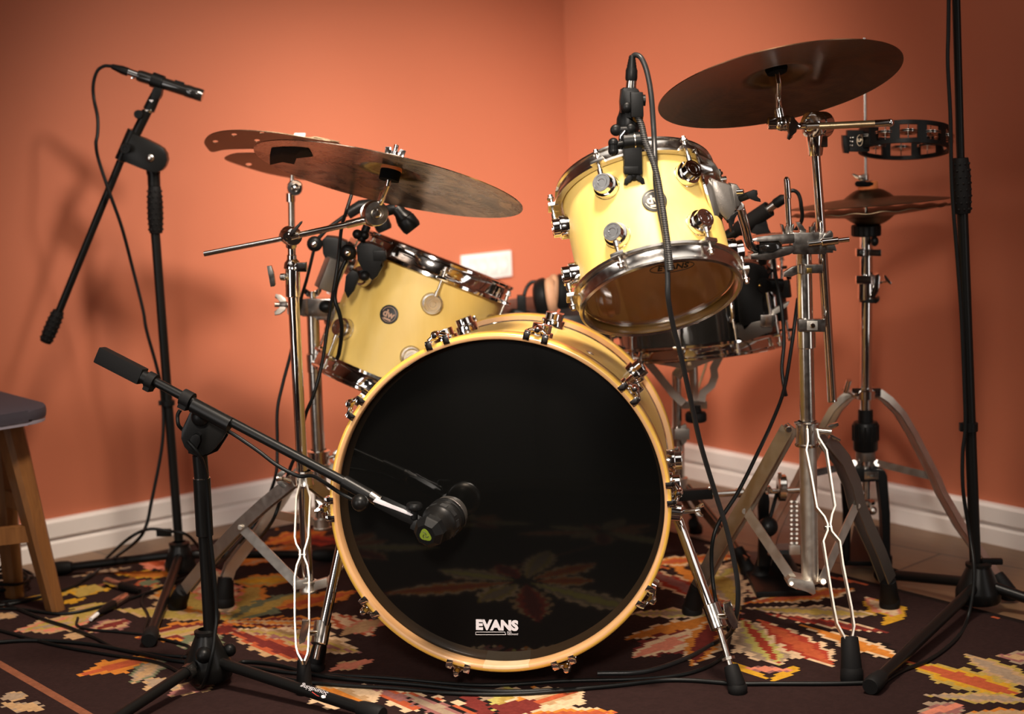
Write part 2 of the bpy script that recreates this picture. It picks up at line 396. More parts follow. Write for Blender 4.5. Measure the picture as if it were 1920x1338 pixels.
# ------------------------------------------------------------------ rug
CR = {k: tuple((c / 255 / 12.92 if c / 255 < .04045 else ((c / 255 + .055) / 1.055) ** 2.4) for c in v) for k, v in dict(
    field=(47, 30, 28), dark=(32, 22, 20), cream=(222, 188, 150), orange=(208, 128, 52), rust=(184, 88, 54), red=(166, 62, 44), wine=(120, 48, 42),
    olive=(180, 152, 78), green=(112, 116, 88), grey=(164, 140, 116), yellow=(206, 154, 44), line=(138, 84, 60), pink=(214, 130, 104), mauve=(150, 98, 92), tan=(190, 152, 110), lime=(190, 176, 98)).items()}
LEAF = []
def leaf(b, t, wid, cols, p=1.0, j=0.0, zig=1.0):
    b = b if isinstance(b, V) else G(*b); t = t if isinstance(t, V) else G(*t)
    LEAF.append((b.xy, t.xy, wid * (1.38 if b.x < -.3 else 1.22), cols, p, zig))
# flower right of the bass drum
c1 = (1388, 1148)
leaf(c1, (1208, 1066), .055, ['cream', 'red', 'mauve'], 1.4)
leaf(c1, (1180, 1150), .045, ['cream', 'lime', 'grey'], 1.2)
leaf(c1, (1170, 1198), .050, ['cream', 'orange', 'orange'], 1.2)
leaf((1330, 1180), (1185, 1232), .075, ['wine', 'cream', 'pink'], 1.0)
leaf((1340, 1160), (1300, 1245), .060, ['cream', 'orange', 'wine'], 1.1)
leaf((1392, 1160), (1462, 1244), .090, ['cream', 'grey', 'lime', 'red'], 1.3)
leaf((1420, 1160), (1560, 1246), .060, ['cream', 'red', 'rust'], 1.4)
leaf((1440, 1150), (1670, 1186), .035, ['cream', 'red', 'wine'], 1.1)
leaf((1500, 1170), (1690, 1236), .060, ['dark', 'cream', 'orange'], 1.5)
leaf((1400, 1140), (1636, 1152), .058, ['cream', 'grey', 'olive'], 1.4)
leaf((1400, 1130), (1600, 1104), .058, ['cream', 'orange', 'rust'], 1.3)
leaf((1410, 1118), (1500, 1078), .070, ['wine', 'cream', 'cream'], 1.0)
leaf((1385, 1140), (1330, 1050), .075, ['cream', 'grey', 'olive'], 1.3)
leaf((1370, 1140), (1250, 1046), .020, ['orange', 'orange'], 1.6)
leaf((1360, 1238), (1445, 1276), .016, ['yellow', 'yellow'], 1.0); leaf((1445, 1276), (1502, 1246), .016, ['yellow', 'yellow'], 1.0)
leaf((1395, 1252), (1490, 1256), .022, ['mauve', 'pink'], 1.0)
leaf((1625, 1120), (1690, 1158), .050, ['yellow', 'pink', 'cream'], 1.2)
leaf((1690, 1150), (1655, 1172), .022, ['yellow', 'yellow'], 1.0)
leaf((1470, 1055), (1660, 1076), .045, ['grey', 'green', 'cream'], 1.0)
leaf((1550, 1080), (1640, 1098), .012, ['rust', 'rust'], 1.0)
leaf((1690, 1078), (1800, 1118), .016, ['rust', 'rust'], 1.0)
leaf((1840, 1148), (1930, 1170), .012, ['rust', 'rust'], 1.0)
leaf((1890, 1116), (1960, 1124), .04, ['olive', 'yellow'], 1.0)
# flower at the bottom, in front of the bass drum
leaf((945, 1345), (950, 1286), .125, ['cream', 'grey', 'lime', 'olive'], .7)
leaf((900, 1350), (690, 1288), .060, ['cream', 'rust', 'mauve', 'mauve'], .9)
leaf((690, 1322), (600, 1284), .085, ['cream', 'cream', 'tan', 'orange'], .9)
leaf((870, 1350), (760, 1300), .040, ['dark', 'mauve', 'grey'], .9)
leaf((960, 1350), (1000, 1288), .040, ['cream', 'orange', 'orange'], 1.0)
leaf((985, 1325), (1094, 1290), .075, ['cream', 'cream', 'tan', 'rust'], 1.0)
leaf((940, 1345), (1000, 1312), .060, ['wine', 'wine'], 1.0)
leaf((970, 1344), (1160, 1334), .050, ['cream', 'orange', 'rust'], 1.0)
leaf((930, 1352), (860, 1292), .03, ['dark', 'wine'], 1.0)
# flower left of the bass drum
c2 = (430, 1165)
leaf((432, 1168), (482, 1092), .085, ['field', 'orange', 'olive', 'olive'], .9)
leaf(c2, (575, 1108), .060, ['green', 'green', 'olive'], 1.2)
leaf((520, 1140), (668, 1108), .060, ['orange', 'orange', 'rust'], 1.0)
leaf(c2, (690, 1170), .050, ['orange', 'wine', 'tan', 'orange'], .9)
leaf((440, 1180), (670, 1222), .085, ['cream', 'tan', 'olive', 'mauve'], 1.1)
leaf((430, 1180), (600, 1244), .050, ['tan', 'rust', 'wine'], 1.2)
leaf((420, 1172), (255, 1196), .075, ['orange', 'wine', 'tan', 'olive'], .9)
leaf((420, 1160), (225, 1142), .045, ['tan', 'olive'], 1.1)
leaf((425, 1155), (290, 1096), .080, ['tan', 'orange', 'olive'], 1.0)
leaf((425, 1150), (390, 1060), .060, ['pink', 'cream', 'grey'], 1.0)
leaf((410, 1190), (340, 1216), .060, ['green', 'green', 'grey'], 1.0)
leaf((400, 1180), (440, 1178), .05, ['rust', 'wine'], 1.0)
leaf((620, 1150), (700, 1192), .045, ['cream', 'rust', 'cream'], 1.0)
leaf((640, 1190), (720, 1158), .04, ['pink', 'tan'], 1.0)
leaf((285, 1232), (146, 1266), .055, ['orange', 'orange', 'rust'], .8)
leaf((300, 1236), (248, 1282), .035, ['green', 'grey', 'tan'], .8)
leaf((330, 1290), (275, 1272), .040, ['tan', 'grey'], .9)
leaf((400, 1278), (316, 1304), .040, ['tan', 'mauve'], .9)
leaf((620, 1256), (700, 1236), .03, ['tan', 'pink'], 1.0)
# behind and round the stands on the left
leaf((430, 1060), (560, 1022), .075, ['orange', 'tan', 'orange'], 1.0)
leaf((440, 1090), (560, 1085), .060, ['orange', 'olive', 'yellow'], 1.0)
leaf((500, 1020), (620, 990), .060, ['orange', 'rust', 'orange'], .9)
leaf((560, 1010), (640, 1018), .050, ['red', 'red', 'wine'], .9)
leaf((450, 1000), (540, 975), .050, ['orange', 'yellow', 'orange'], .9)
leaf((360, 1060), (258, 1052), .060, ['pink', 'pink', 'rust'], .9)
leaf((330, 1078), (215, 1074), .035, ['yellow', 'orange'], .9)
leaf((300, 1088), (255, 1096), .035, ['rust', 'green'], .9)
leaf((175, 1096), (150, 1118), .05, ['yellow', 'olive'], .9)
leaf((160, 1120), (110, 1134), .02, ['yellow', 'yellow'], .9)
leaf((135, 1110), (20, 1128), .025, ['olive', 'yellow'], .9)
leaf((140, 1080), (250, 1062), .02, ['tan', 'grey'], .9)
leaf((165, 1162), (30, 1182), .070, ['tan', 'pink', 'olive', 'grey'], .8)
leaf((190, 1130), (130, 1168), .055, ['olive', 'tan', 'olive'], .8)
leaf((240, 1162), (160, 1186), .045, ['mauve', 'tan', 'wine'], .8)
leaf((125, 1196), (160, 1186), .03, ['tan', 'tan'], .8)
leaf((0, 1150), (25, 1158), .03, ['grey', 'tan'], .8)
leaf((48, 1300), (0, 1310), .035, ['tan', 'grey'], .8); leaf((80, 1330), (0, 1318), .03, ['grey', 'tan'], .8)
# flower at the bottom right
leaf((1905, 1300), (1700, 1240), .070, ['olive', 'yellow', 'rust', 'rust'], .8)
leaf((1930, 1285), (1812, 1226), .050, ['olive', 'tan', 'grey'], .8)
leaf((1950, 1235), (1868, 1228), .045, ['grey', 'mauve', 'tan'], .8)
leaf((1930, 1312), (1728, 1302), .035, ['olive', 'tan', 'grey'], .8)
leaf((1800, 1320), (1726, 1340), .045, ['grey', 'mauve', 'pink'], .8)
leaf((1930, 1335), (1800, 1340), .03, ['orange', 'tan'], .8)
# flowers on the part of the rug towards the viewer and behind the kit
for fx, fy, sc in ((-0.1, 2.3, 1.0), (0.75, 2.1, .9), (-0.95, 2.0, 1.0), (0.15, 1.45, 1.0), (-.6, 1.2, .9), (.1, 3.75, .8), (.55, 3.7, .7), (-.2, 4.05, .6)):
    for k in range(9):
        a = k * 2 * pi / 9 + fx; r = (.22 + .1 * ((k * 5) % 3)) * sc
        leaf(V((fx + .04 * cos(a), fy + .04 * sin(a), 0)), V((fx + r * cos(a), fy + r * sin(a), 0)), .075 * sc,
             [['cream', 'orange', 'rust'], ['cream', 'grey', 'lime'], ['tan', 'red', 'wine'], ['cream', 'olive', 'grey']][k % 4], 1.2)
def build_rug():
    RU0, RU1, RV0, RV1 = 0.34, 4.3, 0.12, 4.3          # along the right wall / along the left wall
    cu, cv = 0.0085, 0.0085
    o = CORNER.copy(); dl = DL.xy; dr = DR.xy; o2 = o.xy
    nu = int((RU1 - RU0) / cu); nv = int((RV1 - RV0) / cv)
    det = dl.x * dr.y - dl.y * dr.x
    # v: distance out from the left wall (along DR);  u: along DL
    U0, U1 = 0.42, 4.3; V0, V1 = 0.13, 4.3
    nu = int((U1 - U0) / cu); nv = int((V1 - V0) / cv)
    colid = [['field'] * nv for _ in range(nu)]
    def uv(p):
        d = p - o2
        return (d.x * dr.y - d.y * dr.x) / det, (dl.x * d.y - dl.y * d.x) / det
    for b, t, wid, cols, p, zig in LEAF:
        ax = t - b; Ln = ax.length; ax = ax / Ln; pr = V((-ax.y, ax.x))
        ext = max(wid, 0.02)
        cs = [uv(q) for q in (b + pr * ext, b - pr * ext, t + pr * ext, t - pr * ext)]
        ua, ub = min(c[0] for c in cs), max(c[0] for c in cs); va, vb = min(c[1] for c in cs), max(c[1] for c in cs)
        for i in range(max(0, int((ua - U0) / cu)), min(nu, int((ub - U0) / cu) + 1)):
            for j in range(max(0, int((va - V0) / cv)), min(nv, int((vb - V0) / cv) + 1)):
                q = o2 + dl * (U0 + (i + .5) * cu) + dr * (V0 + (j + .5) * cv) - b
                s = q.dot(ax) / Ln
                if s < -0.02 or s > 1.02: continue
                s2 = min(max(s, 0), 1)
                hw = wid / 2 * (sin(pi * (s2 ** p) * .5 + .0) if s2 < .5 else 1) * 1.0
                prof = sin(pi * min(max((s2 * .92 + .06), 0), 1) ** p)
                hw = wid * .5 * max(prof, 0) * (1 + .30 * (int(s * Ln / .024) % 2) * zig)
                d = abs(q.dot(pr))
                if d < hw:
                    k = d / hw; n = len(cols)
                    lay = 0 if k > .72 else 1 if k > .40 or n < 3 else 2 if (k > .16 or n < 4) else 3
                    lay = min(lay, n - 1)
                    colid[i][j] = cols[lay]
    # border lines
    for i in range(nu):
        for j in range(nv):
            u = U0 + (i + .5) * cu; v = V0 + (j + .5) * cv
            if abs(v - 0.30) < .006:
                if colid[i][j] == 'field': colid[i][j] = 'line'
            if i < 2 or j < 2: colid[i][j] = 'dark'
    g1 = uv(G(30, 1262).xy)[0]
    for i in range(nu):
        u = U0 + (i + .5) * cu
        if abs(u - g1) < .010:
            for j in range(nv):
                if colid[i][j] == 'field': colid[i][j] = 'line'
    vs = []; fs = []
    for i in range(nu + 1):
        for j in range(nv + 1):
            q = o2 + dl * (U0 + i * cu) + dr * (V0 + j * cv); vs.append((q.x, q.y, RUG))
    n0 = len(vs)
    for i in range(nu):
        for j in range(nv):
            a = i * (nv + 1) + j; fs.append((a, a + nv + 1, a + nv + 2, a + 1))
    cols = [CR[colid[i][j]] for i in range(nu) for j in range(nv)]
    # rolled-down edge so that the rug has thickness
    rim = [i * (nv + 1) for i in range(nu + 1)] + [nu * (nv + 1) + j for j in range(1, nv + 1)] + [i * (nv + 1) + nv for i in range(nu - 1, -1, -1)] + [j for j in range(nv - 1, 0, -1)]
    for k in rim: vs.append((vs[k][0], vs[k][1], 0.0002))
    m_ = len(rim)
    for k in range(m_):
        fs.append((rim[k], n0 + k, n0 + (k + 1) % m_, rim[(k + 1) % m_])); cols.append(CR['dark'])
    me = bpy.data.meshes.new('rug'); me.from_pydata(vs, [], fs)
    at = me.attributes.new('pattern', 'FLOAT_COLOR', 'FACE')
    buf = []
    rr = random.Random(3)
    for c in cols:
        k = .9 + .2 * rr.random(); buf += [c[0] * k, c[1] * k, c[2] * k, 1.0]
    at.data.foreach_set('color', buf)
    me.materials.append(RUGM)
    ob = bpy.data.objects.new('rug', me); COL.objects.link(ob)
    tag(ob, 'dark brown flat-woven rug with large stepped flowers in orange, red and cream', 'rug')
build_rug()

# ------------------------------------------------------------------ shared hardware
def on_plane(px, py, c, n):
    d = ray(px, py); return EYE + d * ((V(c) - EYE).dot(n) / d.dot(n))
def PD(px, py, a, b):
    """point on a straight run: a and b are (py, Y) at its two ends"""
    t = (py - a[0]) / (b[0] - a[0]); return P(px, py, 1 / ((1 - t) / a[1] + t / b[1]))
def foot(root, p, axis, r, h, name='rubber_foot', mt=None):
    """rubber tip; p = where it meets the rug"""
    ax = V(axis).normalized(); p = V(p)
    return MB().lathe(p, V((0, 0, 1)), [(0, 0), (r * .92, 0), (r, .004), (r * 1.0, h * .30), (r * .8, h * .42)], 24).lathe(p + V((0, 0, h * .2)), ax,
        [(r * .80, 0), (r * .94, h * .10), (r * .80, h * .8), (r * .74, h * .97), (r * .55, h), (0, h)], 24).build(name, mt or RUBBER, root)
def turret(mb, c, out, r=.021, h1=.012, h2=.013):
    """round two-step drum lug standing on a shell"""
    k = r / .021
    mb.lathe(c, out, [(r * 1.03, -.003), (r * 1.03, .0015), (r, .002), (r, h1), (r * .97, h1 + .0012), (r * .80, h1 + .0016), (r * .78, h1 + .0022),
                      (r * .78, h1 + h2 - .001), (r * .75, h1 + h2), (r * .62, h1 + h2), (r * .60, h1 + h2 - .0008), (r * .50, h1 + h2 - .0008), (r * .48, h1 + h2), (r * .30, h1 + h2),
                      (r * .27, h1 + h2 - .0010), (0, h1 + h2 - .0010)], 32)
class Frame:
    """drum frame: c = centre of the top rim, n = upward axis; phi is measured from the side facing the viewer towards photo-right"""
    def __init__(s, c, n):
        s.c = V(c); s.n = V(n).normalized()
        f = EYE - s.c; s.f = (f - s.n * f.dot(s.n)).normalized()
        s.l = s.f.cross(s.n)
        if s.l.dot(RIGHT) < 0: s.l = -s.l
    def out(s, phi): a = radians(phi); return s.f * cos(a) + s.l * sin(a)
    def tan(s, phi): a = radians(phi); return s.l * cos(a) - s.f * sin(a)
    def pt(s, phi, r, d): return s.c - s.n * d + s.out(phi) * r
def hoop(root, F, R, s0, up, phis, mt=CHROME, name='hoop', lab=None, k=1.0):
    """triple flanged rim seated at depth s0; up=+1 batter side (lip rises), -1 resonant side"""
    q = [(R + .0010, -.020), (R + .0050, -.0225), (R + .0090, -.0205), (R + .0095, -.017), (R + .0062, -.0145), (R + .0062, .001), (R + .0085, .004), (R + .0150, .0050), (R + .0155, .0095), (R + .0040, .0095), (R + .0030, -.002), (R + .0030, -.0165)]
    q = [(r, h * k) for r, h in q]
    mb = MB(); mb.lathe(F.c - F.n * s0, -F.n * up, q, 96, closed=True)
    for ph in phis:
        c = F.pt(ph, R + .017, s0 + .007 * up); mb.box(c, F.out(ph) * .009, F.tan(ph) * .012, F.n * .0035, .002)
    o = mb.build(name, mt, root)
    if lab: o['label'] = lab
    return o
def tension_rods(root, F, R, s_hoop, up, s_lug, phis, r=.0030, rl=.030):
    for ph in phis:
        a = F.pt(ph, R + .018, s_hoop - .010 * up); b = F.pt(ph, R + rl * .62, s_lug - .012 * up)
        mb = MB(); mb.tube([a, b], r, 10); mb.lathe(a, (a - b), [(0, .007), (.0042, .006), (.0042, 0), (.0065, 0), (.0065, -.002), (0, -.002)], 8)
        mb.tube([b + (a - b).normalized() * .014, b], r * 1.55, 12)
        mb.build('tension_rod', CHROME2, root)
def round_badge(root, F, R, ph, s, r, ink, txt=True):
    o = F.out(ph); t = F.tan(ph); c = F.pt(ph, R - .0012, s)
    b = MB().lathe(c, o, [(0, .0036), (r * .93, .0036), (r, .0030), (r, 0)], 40).build('badge', INKD, root)
    MB().lathe(c, o, [(r * .80, .0034), (r * .80, .0039), (r * .76, .0039), (r * .76, .0034)], 40, arc=(radians(20), radians(330))).build('badge_ring', ink, b)
    lettering('lettering', 'dw', r * 1.05, c + o * .0040 - F.n * (-r * .02), t, F.n, ink, b, bold=.0006)
    MB().box(c + o * .0040 - F.n * r * .52, t * r * .42, F.n * r * .10, o * .0003).build('badge_bar', ink, b)
    return b

# ------------------------------------------------------------------ bass drum
KF = P(935, 945, 2.88); RK = 323 * (KF - EYE).dot(FWD) / FPX
KR = EYE + ray(985, 865) * (RK * FPX / 280)
KA = (KR - KF).normalized(); KL = (KR - KF).length
KU = (V((0, 0, 1)) - KA * KA.z).normalized(); KX = KA.cross(KU)
if KX.x < 0: KX = -KX
_ir = (RIGHT - KA * RIGHT.dot(KA)).normalized(); _iu = (-DOWN - KA * (-DOWN).dot(KA)).normalized()
def KP(ang, r, s):
    a = radians(ang); return KF + KA * s + (_ir * cos(a) + _iu * sin(a)) * r
def KO(ang): a = radians(ang); return _ir * cos(a) + _iu * sin(a)
def KT(ang): a = radians(ang); return -_ir * sin(a) + _iu * cos(a)
bd = thing('bass_drum', 'large yellow bass drum with glossy black front head, standing on the rug', 'drum', (KF.x, (KF.y + KR.y) / 2, RUG))
RS = RK - .0125; HD = .043
MB().lathe(KF, KA, [(RS, HD + .002), (RS, KL - HD - .002), (RS - .008, KL - HD), (RS - .008, HD)], 160, closed=True).build('shell', YELLOW, bd)
def kick_hoop(s0, sgn, name):
    mb = MB(); c = KF + KA * s0; ax = KA * sgn
    mb.lathe(c, ax, [(RK - .0058, .0), (RK - .0040, .0002), (RK - .0012, .0016), (RK, .0045), (RK, HD - .003), (RK - .002, HD)], 160)
    mb.m = 1
    mb.lathe(c, ax, [(RK - .002, HD), (RK - .0105, HD), (RK - .0115, HD - .002), (RK - .0115, .0015), (RK - .010, 0), (RK - .0058, 0)], 160)
    return mb.build(name, [HOOPY, HOOPW], bd, sharp=50)
fh = kick_hoop(0, 1, 'front_hoop'); kick_hoop(KL, -1, 'rear_hoop')
mb = MB(); a0, a1 = radians(-95.5), radians(-79.5)
mb.lathe(KF, KA, [(RK - .0060, -.0002), (RK - .0098, -.0003), (RK - .0120, .0012), (RK - .0121, .034)], 24, u=_ir, arc=(-a0, -a1) if KA.cross(_ir).dot(_iu) < 0 else (a0, a1))
p_ = mb.build('hoop_patch', HOOPP, fh); p_['label'] = 'pale replaced piece in the bottom of the front hoop'
# dark groove lines in the shell beside the hoops
MB().lathe(KF, KA, [(RS - .001, KL - HD - .0065), (RS + .0006, KL - HD - .006), (RS + .0006, KL - HD - .003), (RS - .001, KL - HD - .002)], 120).build('rear_seam', INKD, bd)
hd = MB().lathe(KF, KA, [(0, .0300), (RK - .016, .0300), (RK - .0118, .0312)], 128).build('front_head', HEADBLK, bd, sharp=60)
MB().lathe(KF, KA, [(0, KL - .034), (RK - .024, KL - .034), (RK - .012, KL - .04)], 96).build('rear_head', HEADWHT, bd)
HC = KF + KA * .0292
HR = -_iu
lettering('lettering', 'EVANS', .0232, on_plane(931.5, 1172.5, HC, KA), _ir, _iu, INK, hd, bold=.0013, width=SZ(82, 2.9))
mb = MB()
def hpt(px, py): return on_plane(px, py, HC, KA)
for a, b in (((892, 1184.5), (947, 1184.5)), ((892, 1189.5), (948, 1189.5)), ((892, 1184.5), (892, 1189.5)), ((946.5, 1184.5), (948.5, 1189.5))):
    mb.tube([hpt(*a), hpt(*b)], .0004, 6)
mb.build('logo_outline', INK, hd)
lettering('lettering', 'EQ3', .0042, on_plane(955, 1185, HC, KA), _ir, _iu, INK, hd)
lettering('lettering', 'RESONANT', .0040, on_plane(961.5, 1188.8, HC, KA), _ir, _iu, INK, hd, width=SZ(21, 2.9))
KANG = [77 - 36.3 * i for i in range(10)]
for an in KANG:
    # claw: two hooks over the hoop edge joined by a yoke
    mb = MB(); o = KO(an); t = KT(an)
    for k in (-1, 1):
        b = KP(an, RK, .0) + t * (.0155 * k)
        mb.box(b + KA * .001 - o * .0015, o * .0068, t * .0058, KA * .0050, .0028)
        mb.box(b + KA * .013 + o * .0055, o * .0026, t * .0050, KA * .013, .0018)
        mb.tube([b + KA * .016 + o * .006, b + KA * .022 + o * .010 - t * (.008 * k), KP(an, RK + .012, .026)], .0042, 10)
    mb.build('claw_hook', CHROME, bd)
    mb = MB(); mb.tube([KP(an, RK + .0125, .004), KP(an, RS + .019, .078)], .0034, 10)
    mb.lathe(KP(an, RK + .0125, .004), -KA, [(0, .012), (.0045, .011), (.0055, .004), (.0075, 0), (.0075, -.004), (0, -.004)], 14)
    mb.cyl(KP(an, RK + .0125, .020), KP(an, RK + .0125, .034), .0062, seg=14)
    mb.build('tension_rod', CHROME, bd)
    for s in (.098, KL - .098):
        mb = MB(); turret(mb, KP(an, RS, s), KO(an), .0215, .013, .014); mb.build('lug', CHROME, bd)
    mb = MB(); mb.tube([KP(an, RK + .0125, KL - .004), KP(an, RS + .019, KL - .078)], .0034, 10)
    mb.box(KP(an, RK + .003, KL - .012), o * .006, t * .012, KA * .012, .002); mb.build('claw_hook', CHROME, bd)
v = MB(); vc = KP(59, RS + .0006, .19)
v.lathe(vc, KO(59), [(.0075, .0), (.0075, .0018), (.0045, .0024), (.0035, .0006), (0, .0006)], 20); v.build('vent_grommet', STEEL, bd)
def spur(brk, brk_s, tube_a, tube_b, slv_a, slv_b, rod_end, ft, wing_p, wing_Y, wing_o):
    """tube_* etc. = world points"""
    o = KO(brk)
    mb = MB(); mb.lathe(KP(brk, RS, brk_s), o, [(.024, 0), (.024, .006), (.017, .009), (.016, .028), (.013, .031), (0, .031)], 28)
    b = mb.build('spur_bracket', CHROME, bd)
    mb = MB(); w0 = KP(brk, RS + .024, brk_s); d = (o + V((0, -.2, .25))).normalized(); mb.tube([w0, w0 + d * .03], .004, 10); mb.wing(w0 + d * .034, d, KA + KU, .013); mb.build('wing_bolt', CHROME2, b)
    sp = MB().tube([tube_a, tube_b], .0092, 18).build('spur', CHROME, bd)
    mb = MB(); mb.cyl(slv_a, slv_b, .0150, seg=20)
    mb.build('sleeve', CHROME2, sp)
    mb = MB(); mid = (V(slv_a) + V(slv_b)) / 2; d = (V(wing_p) - mid).normalized(); mb.tube([mid, wing_p], .0046, 12); mb.prism([P(x, y, wing_Y) for x, y in wing_o], V((0, .012, 0)), .002); mb.build('wing_bolt', CHROME2, sp)
    ax = (V(slv_b) - V(rod_end)).normalized()
    mb = MB(); mb.tube([slv_b, rod_end], .0052, 12)
    q = V(rod_end) + ax * .030; mb.lathe(q, ax, [(0, 0), (.012, 0), (.012, .005), (0, .005)], 8); mb.build('spur_rod', CHROME2, sp)
    foot(sp, ft, ax, .0165, .040)
fR = G(1383, 1298)
spur(-6, .13, P(1272, 975, 3.0), P(1345, 1178, 2.885), P(1333, 1133, 2.905), P(1349, 1178, 2.885), P(1376, 1270, 2.842), fR, P(1366, 1154, 2.86), 2.852, ((1357, 1132), (1370, 1127), (1374, 1138), (1377, 1150), (1383, 1164), (1384, 1177), (1374, 1180), (1370, 1166), (1362, 1157), (1358, 1146)))
fL = G(592, 1256)
spur(187, .13, P(640, 1020, 3.0), P(606, 1180, 2.96), P(606, 1165, 2.97), P(598, 1208, 2.95), P(592, 1235, 2.945), fL, P(574, 1186, 2.93), 2.922, ((566, 1163), (579, 1164), (578, 1185), (571, 1204), (561, 1208), (560, 1196), (565, 1184)))

# ------------------------------------------------------------------ rack tom
TN = facing(1192, 352, 2.97, -13, .48); TC = P(1192, 352, 2.97); TF = Frame(TC, TN)
TL = SZ(190, 2.97) / sqrt(1 - .48 ** 2); TR = SZ(139, 2.97)
rt = thing('rack_tom', 'small yellow tom mounted above the bass drum, tipped to show its clear bottom head', 'drum', (TC.x, TC.y, RUG))
mb = MB(); mb.lathe(TC, -TN, [(TR, .004), (TR, TL - .004), (TR - .004, TL - .001)], 96); mb.m = 1; mb.lathe(TC, -TN, [(TR - .004, TL - .001), (TR - .007, TL - .003), (TR - .007, .003), (TR, .004)], 96)
mb.build('shell', [YELLOW, SHELLIN], rt)
TPH = [-80, -20, 40, 100, 160, 220]
hoop(rt, TF, TR, .006, 1, TPH, CHROME2, 'top_hoop'); hoop(rt, TF, TR, TL - .006, -1, TPH, CHROME2, 'bottom_hoop')
MB().lathe(TC, -TN, [(0, .0), (TR - .01, .0), (TR - .002, -.002), (TR + .0028, .008)], 64).build('top_head', HEADWHT, rt)
bh = MB().lathe(TC, -TN, [(0, TL), (TR - .010, TL), (TR - .002, TL + .001), (TR + .0028, TL - .008)], 96).build('bottom_head', CLEAR, rt)
bc = TC - TN * (TL + .0008); rr = TF.l; uu = TF.f
def bpt(px, py): return on_plane(px, py, bc, TN)
ax_r = (bpt(1290, 499) - bpt(1240, 506)).normalized(); ax_u = ax_r.cross(TN); ax_u = ax_u if ax_u.dot(TF.f) > 0 else -ax_u
lettering('lettering', 'EVANS', .024, bpt(1262, 500.5), ax_r, ax_u, INKD, bh, bold=.0006, width=.050)
mb = MB(); cc = bpt(1260, 501)
mb.tube([cc + ax_r * (.036 * cos(2 * pi * k / 40)) + ax_u * (.0165 * sin(2 * pi * k / 40)) for k in range(41)], .0007, 6, cap=False); mb.build('logo_oval', INKD, bh)
for ph in TPH:
    for s in (.27 * TL, .73 * TL):
        mb = MB(); turret(mb, TF.pt(ph, TR, s), TF.out(ph), .0205, .012, .013); mb.build('lug', CHROME, rt)
tension_rods(rt, TF, TR, .006, 1, .27 * TL, TPH); tension_rods(rt, TF, TR, TL - .006, -1, .73 * TL, TPH)
round_badge(rt, TF, TR, 11, .50 * TL, .0200, INKB)
# suspension mount on the right: chrome plate from the top rim, cast block
mo = TF.out(78); mt_ = TF.tan(78)
pn = (RIGHT * .80 - V((0, 1, 0)) * .50 - DOWN * .28).normalized()
mb = MB(); mb.bar([P(1300, 296, 2.915), P(1310, 287, 2.895), P(1322, 312, 2.882), P(1334, 355, 2.872), P(1344, 395, 2.872), P(1349, 416, 2.878)], [.026, .032, .042, .046, .040, .026], .004, pn)
mp = mb.build('mount_plate', CHROME, rt)
YB_ = 2.875
mb = MB(); mb.prism([P(x, y, YB_) for x, y in ((1332, 332), (1345, 339), (1352, 342), (1369, 346), (1373, 352), (1380, 392), (1374, 408), (1366, 417), (1356, 405), (1343, 392), (1335, 362))], V((0, .045, 0)), .005)
mb.prism([P(x, y, YB_ + .008) for x, y in ((1370, 344), (1382, 346), (1388, 354), (1392, 372), (1384, 384), (1382, 392), (1376, 390))], V((0, .035, 0)), .004)
mb.build('mount_block', GUN, mp)
mb = MB(); mb.prism([P(x, y, YB_ - .002) for x, y in ((1362, 412), (1372, 406), (1381, 394), (1385, 398), (1378, 410), (1374, 420), (1372, 436), (1370, 420))], V((0, .03, 0)), .002); mb.build('block_gasket', BLACK, mp)
mb = MB(); mb.tube([P(1382, 360, YB_), P(1394, 359, YB_ - .004)], .0045, 10); mb.build('mount_screw', CHROME, mp)
mb = MB(); mb.tube([P(1388, 372, YB_ + .01), P(1404, 366, YB_)], .006, 12); mb.prism([P(x, y, YB_ - .004) for x, y in ((1398, 362), (1414, 356), (1420, 357), (1421, 364), (1414, 366), (1426, 373), (1427, 379), (1416, 377), (1404, 372))], V((0, .012, 0)), .002); mb.build('wing_bolt', BLACK, mp)

# ------------------------------------------------------------------ floor tom
FN = facing(816, 501, 3.5, 21.3, .012, under=False); FC = P(816, 501, 3.5); FF = Frame(FC, FN)
FR = SZ(141, 3.5); FL = SZ(232, 3.5)
ft = thing('floor_tom', 'yellow tom hung low behind the bass drum at left, under two clamped microphones', 'drum', (FC.x, FC.y, RUG))
mb = MB(); mb.lathe(FC, -FN, [(FR, .004), (FR, FL - .004), (FR - .004, FL - .001)], 96); mb.m = 1; mb.lathe(FC, -FN, [(FR - .004, FL - .001), (FR - .007, FL - .003), (FR - .007, .003), (FR, .004)], 96)
mb.build('shell', [YELLOW, SHELLIN], ft)
FPH = [-50, 7, 64, 124, 184, 250]
hoop(ft, FF, FR, .006, 1, FPH, CHROME, 'top_hoop', k=1.25); hoop(ft, FF, FR, FL - .006, -1, FPH, CHROME, 'bottom_hoop', k=1.25)
MB().lathe(FC, -FN, [(0, .0), (FR - .01, .0), (FR - .002, -.002), (FR + .0028, .008)], 64).build('top_head', HEADWHT, ft)
MB().lathe(FC, -FN, [(0, FL), (FR - .01, FL), (FR + .0028, FL - .008)], 64).build('bottom_head', HEADWHT, ft)
for ph in FPH:
    for s in (.26 * FL, .70 * FL):
        mb = MB(); turret(mb, FF.pt(ph, FR, s), FF.out(ph), .0205, .012, .013); mb.build('lug', CHROME2, ft)
tension_rods(ft, FF, FR, .006, 1, .26 * FL, FPH); tension_rods(ft, FF, FR, FL - .006, -1, .70 * FL, FPH)
round_badge(ft, FF, FR, -19, .46 * FL, .0185, INKC)
mb = MB(); mb.bar([FF.pt(-72, FR + .024, .005), FF.pt(-72, FR + .028, .05), FF.pt(-72, FR + .030, .125)], [.05, .055, .045], .004, FF.out(-72))
